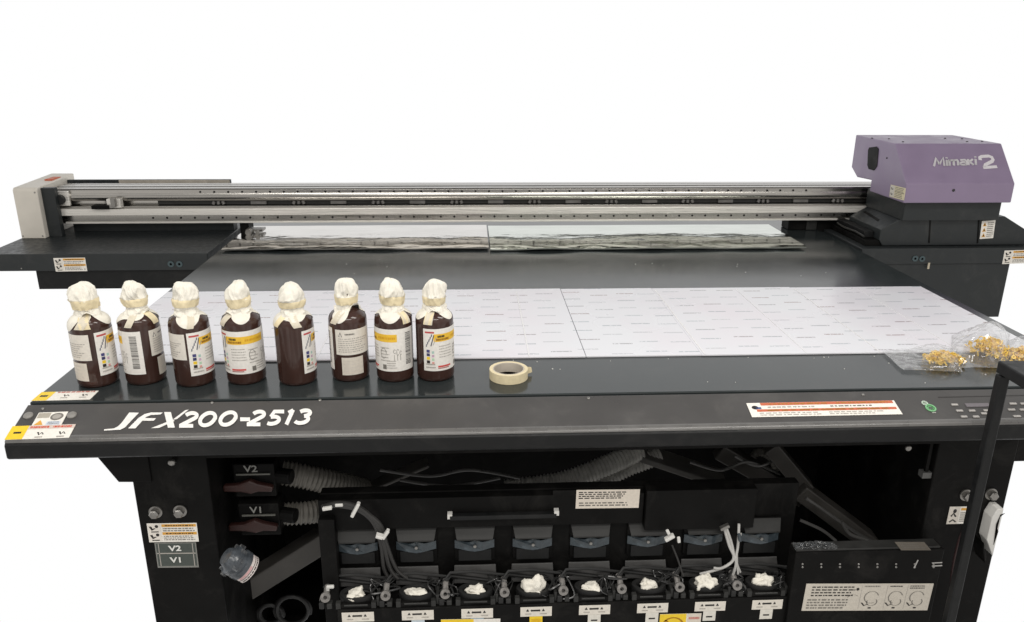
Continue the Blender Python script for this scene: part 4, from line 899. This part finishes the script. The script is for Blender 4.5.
# ---- white carton on a bracket outside right leg
q0 = aty(985, 540, 1.67); XC = 1.343; zz = q0.z
MB(DARK).prism([(q0.x - .012, 1.655, zz + .002), (XC - .022, 1.655, zz - .044), (XC - .022, 1.655, zz - .062), (q0.x - .012, 1.655, zz - .016)], (0, .044, 0)).build('carton_bracket', legR, bevel=.002)
wb = thing('carton', 'white carton with a dark eight-sided emblem on a black bracket beside the right leg', 'carton', (1.31, 1.68, zz))
so = V((1.31, 1.68, zz))
pl = [(q0.x, zz + .004), (q0.x, zz + .070), (q0.x + .010, zz + .096), (XC, zz + .096), (XC, zz - .046)]
loc_build(MB(WHITEP).prism([(x, 1.663, z) for x, z in pl], (0, .035, 0)), 'box_body', wb, so, bevel=.002)
oc = [(q0.x + .024, zz + .030), (q0.x + .014, zz + .052), (q0.x + .020, zz + .074), (q0.x + .030, zz + .084), (XC - .006, zz + .080), (XC - .006, zz - .010)]
loc_build(MB(DARK).prism([(x, 1.6625, z) for x, z in oc], (0, -.001, 0)), 'emblem', wb, so)

# ================================================================== light
w = bpy.data.worlds.new('World'); S.world = w; w.use_nodes = True; nt = w.node_tree
bg = nt.nodes['Background']; tc = nt.nodes.new('ShaderNodeTexCoord'); sx_ = nt.nodes.new('ShaderNodeSeparateXYZ'); nt.links.new(tc.outputs['Generated'], sx_.inputs[0])
mr = nt.nodes.new('ShaderNodeMapRange'); mr.inputs['From Min'].default_value = -.25; mr.inputs['From Max'].default_value = .05; nt.links.new(sx_.outputs[1], mr.inputs['Value'])
mx = nt.nodes.new('ShaderNodeMix'); mx.data_type = 'RGBA'; mx.inputs[6].default_value = (.47, .455, .44, 1); mx.inputs[7].default_value = (1.0, 1.0, 1.0, 1)
wn_ = nt.nodes.new('ShaderNodeTexNoise'); wn_.inputs['Scale'].default_value = 2.6; wn_.inputs['Detail'].default_value = 2
wr_ = nt.nodes.new('ShaderNodeValToRGB'); wr_.color_ramp.elements[0].position = .38; wr_.color_ramp.elements[0].color = (.33, .325, .315, 1); wr_.color_ramp.elements[1].position = .64; wr_.color_ramp.elements[1].color = (.92, .89, .85, 1)
nt.links.new(tc.outputs['Generated'], wn_.inputs['Vector']); nt.links.new(wn_.outputs['Fac'], wr_.inputs[0]); nt.links.new(wr_.outputs[0], mx.inputs[6])
zr = nt.nodes.new('ShaderNodeMapRange'); zr.inputs['From Min'].default_value = .50; zr.inputs['From Max'].default_value = .80; zr.inputs['To Min'].default_value = 1.0; zr.inputs['To Max'].default_value = .32
nt.links.new(sx_.outputs[2], zr.inputs['Value']); zs = nt.nodes.new('ShaderNodeVectorMath'); zs.operation = 'SCALE'; nt.links.new(mx.outputs[2], zs.inputs[0]); nt.links.new(zr.outputs[0], zs.inputs['Scale'])
nt.links.new(mr.outputs[0], mx.inputs[0]); nt.links.new(zs.outputs[0], bg.inputs['Color']); bg.inputs['Strength'].default_value = 1.0
def area(name, loc, sx, sy, power, rot=(0, 0, 0), col=(1, .97, .92)):
    l = bpy.data.lights.new(name, 'AREA'); l.shape = 'RECTANGLE'; l.size = sx; l.size_y = sy; l.energy = power; l.color = col
    o = bpy.data.objects.new(name, l); COL.objects.link(o); o.location = loc; o.rotation_euler = rot; return o
area('ceiling_lamp', (-1.0, .9, 3.1), 1.6, .5, 26); area('ceiling_lamp', (1.5, .9, 3.1), 1.6, .5, 30)
area('ceiling_lamp', (.2, -.6, 3.1), 2.4, .5, 34, (math.radians(28), 0, 0))
vs_ = S.view_settings; vs_.view_transform = 'Standard'; vs_.look = 'None'; vs_.exposure = 0; vs_.gamma = 1
S.cycles.max_bounces = 8; S.cycles.transparent_max_bounces = 24
S.cycles.use_denoising = True
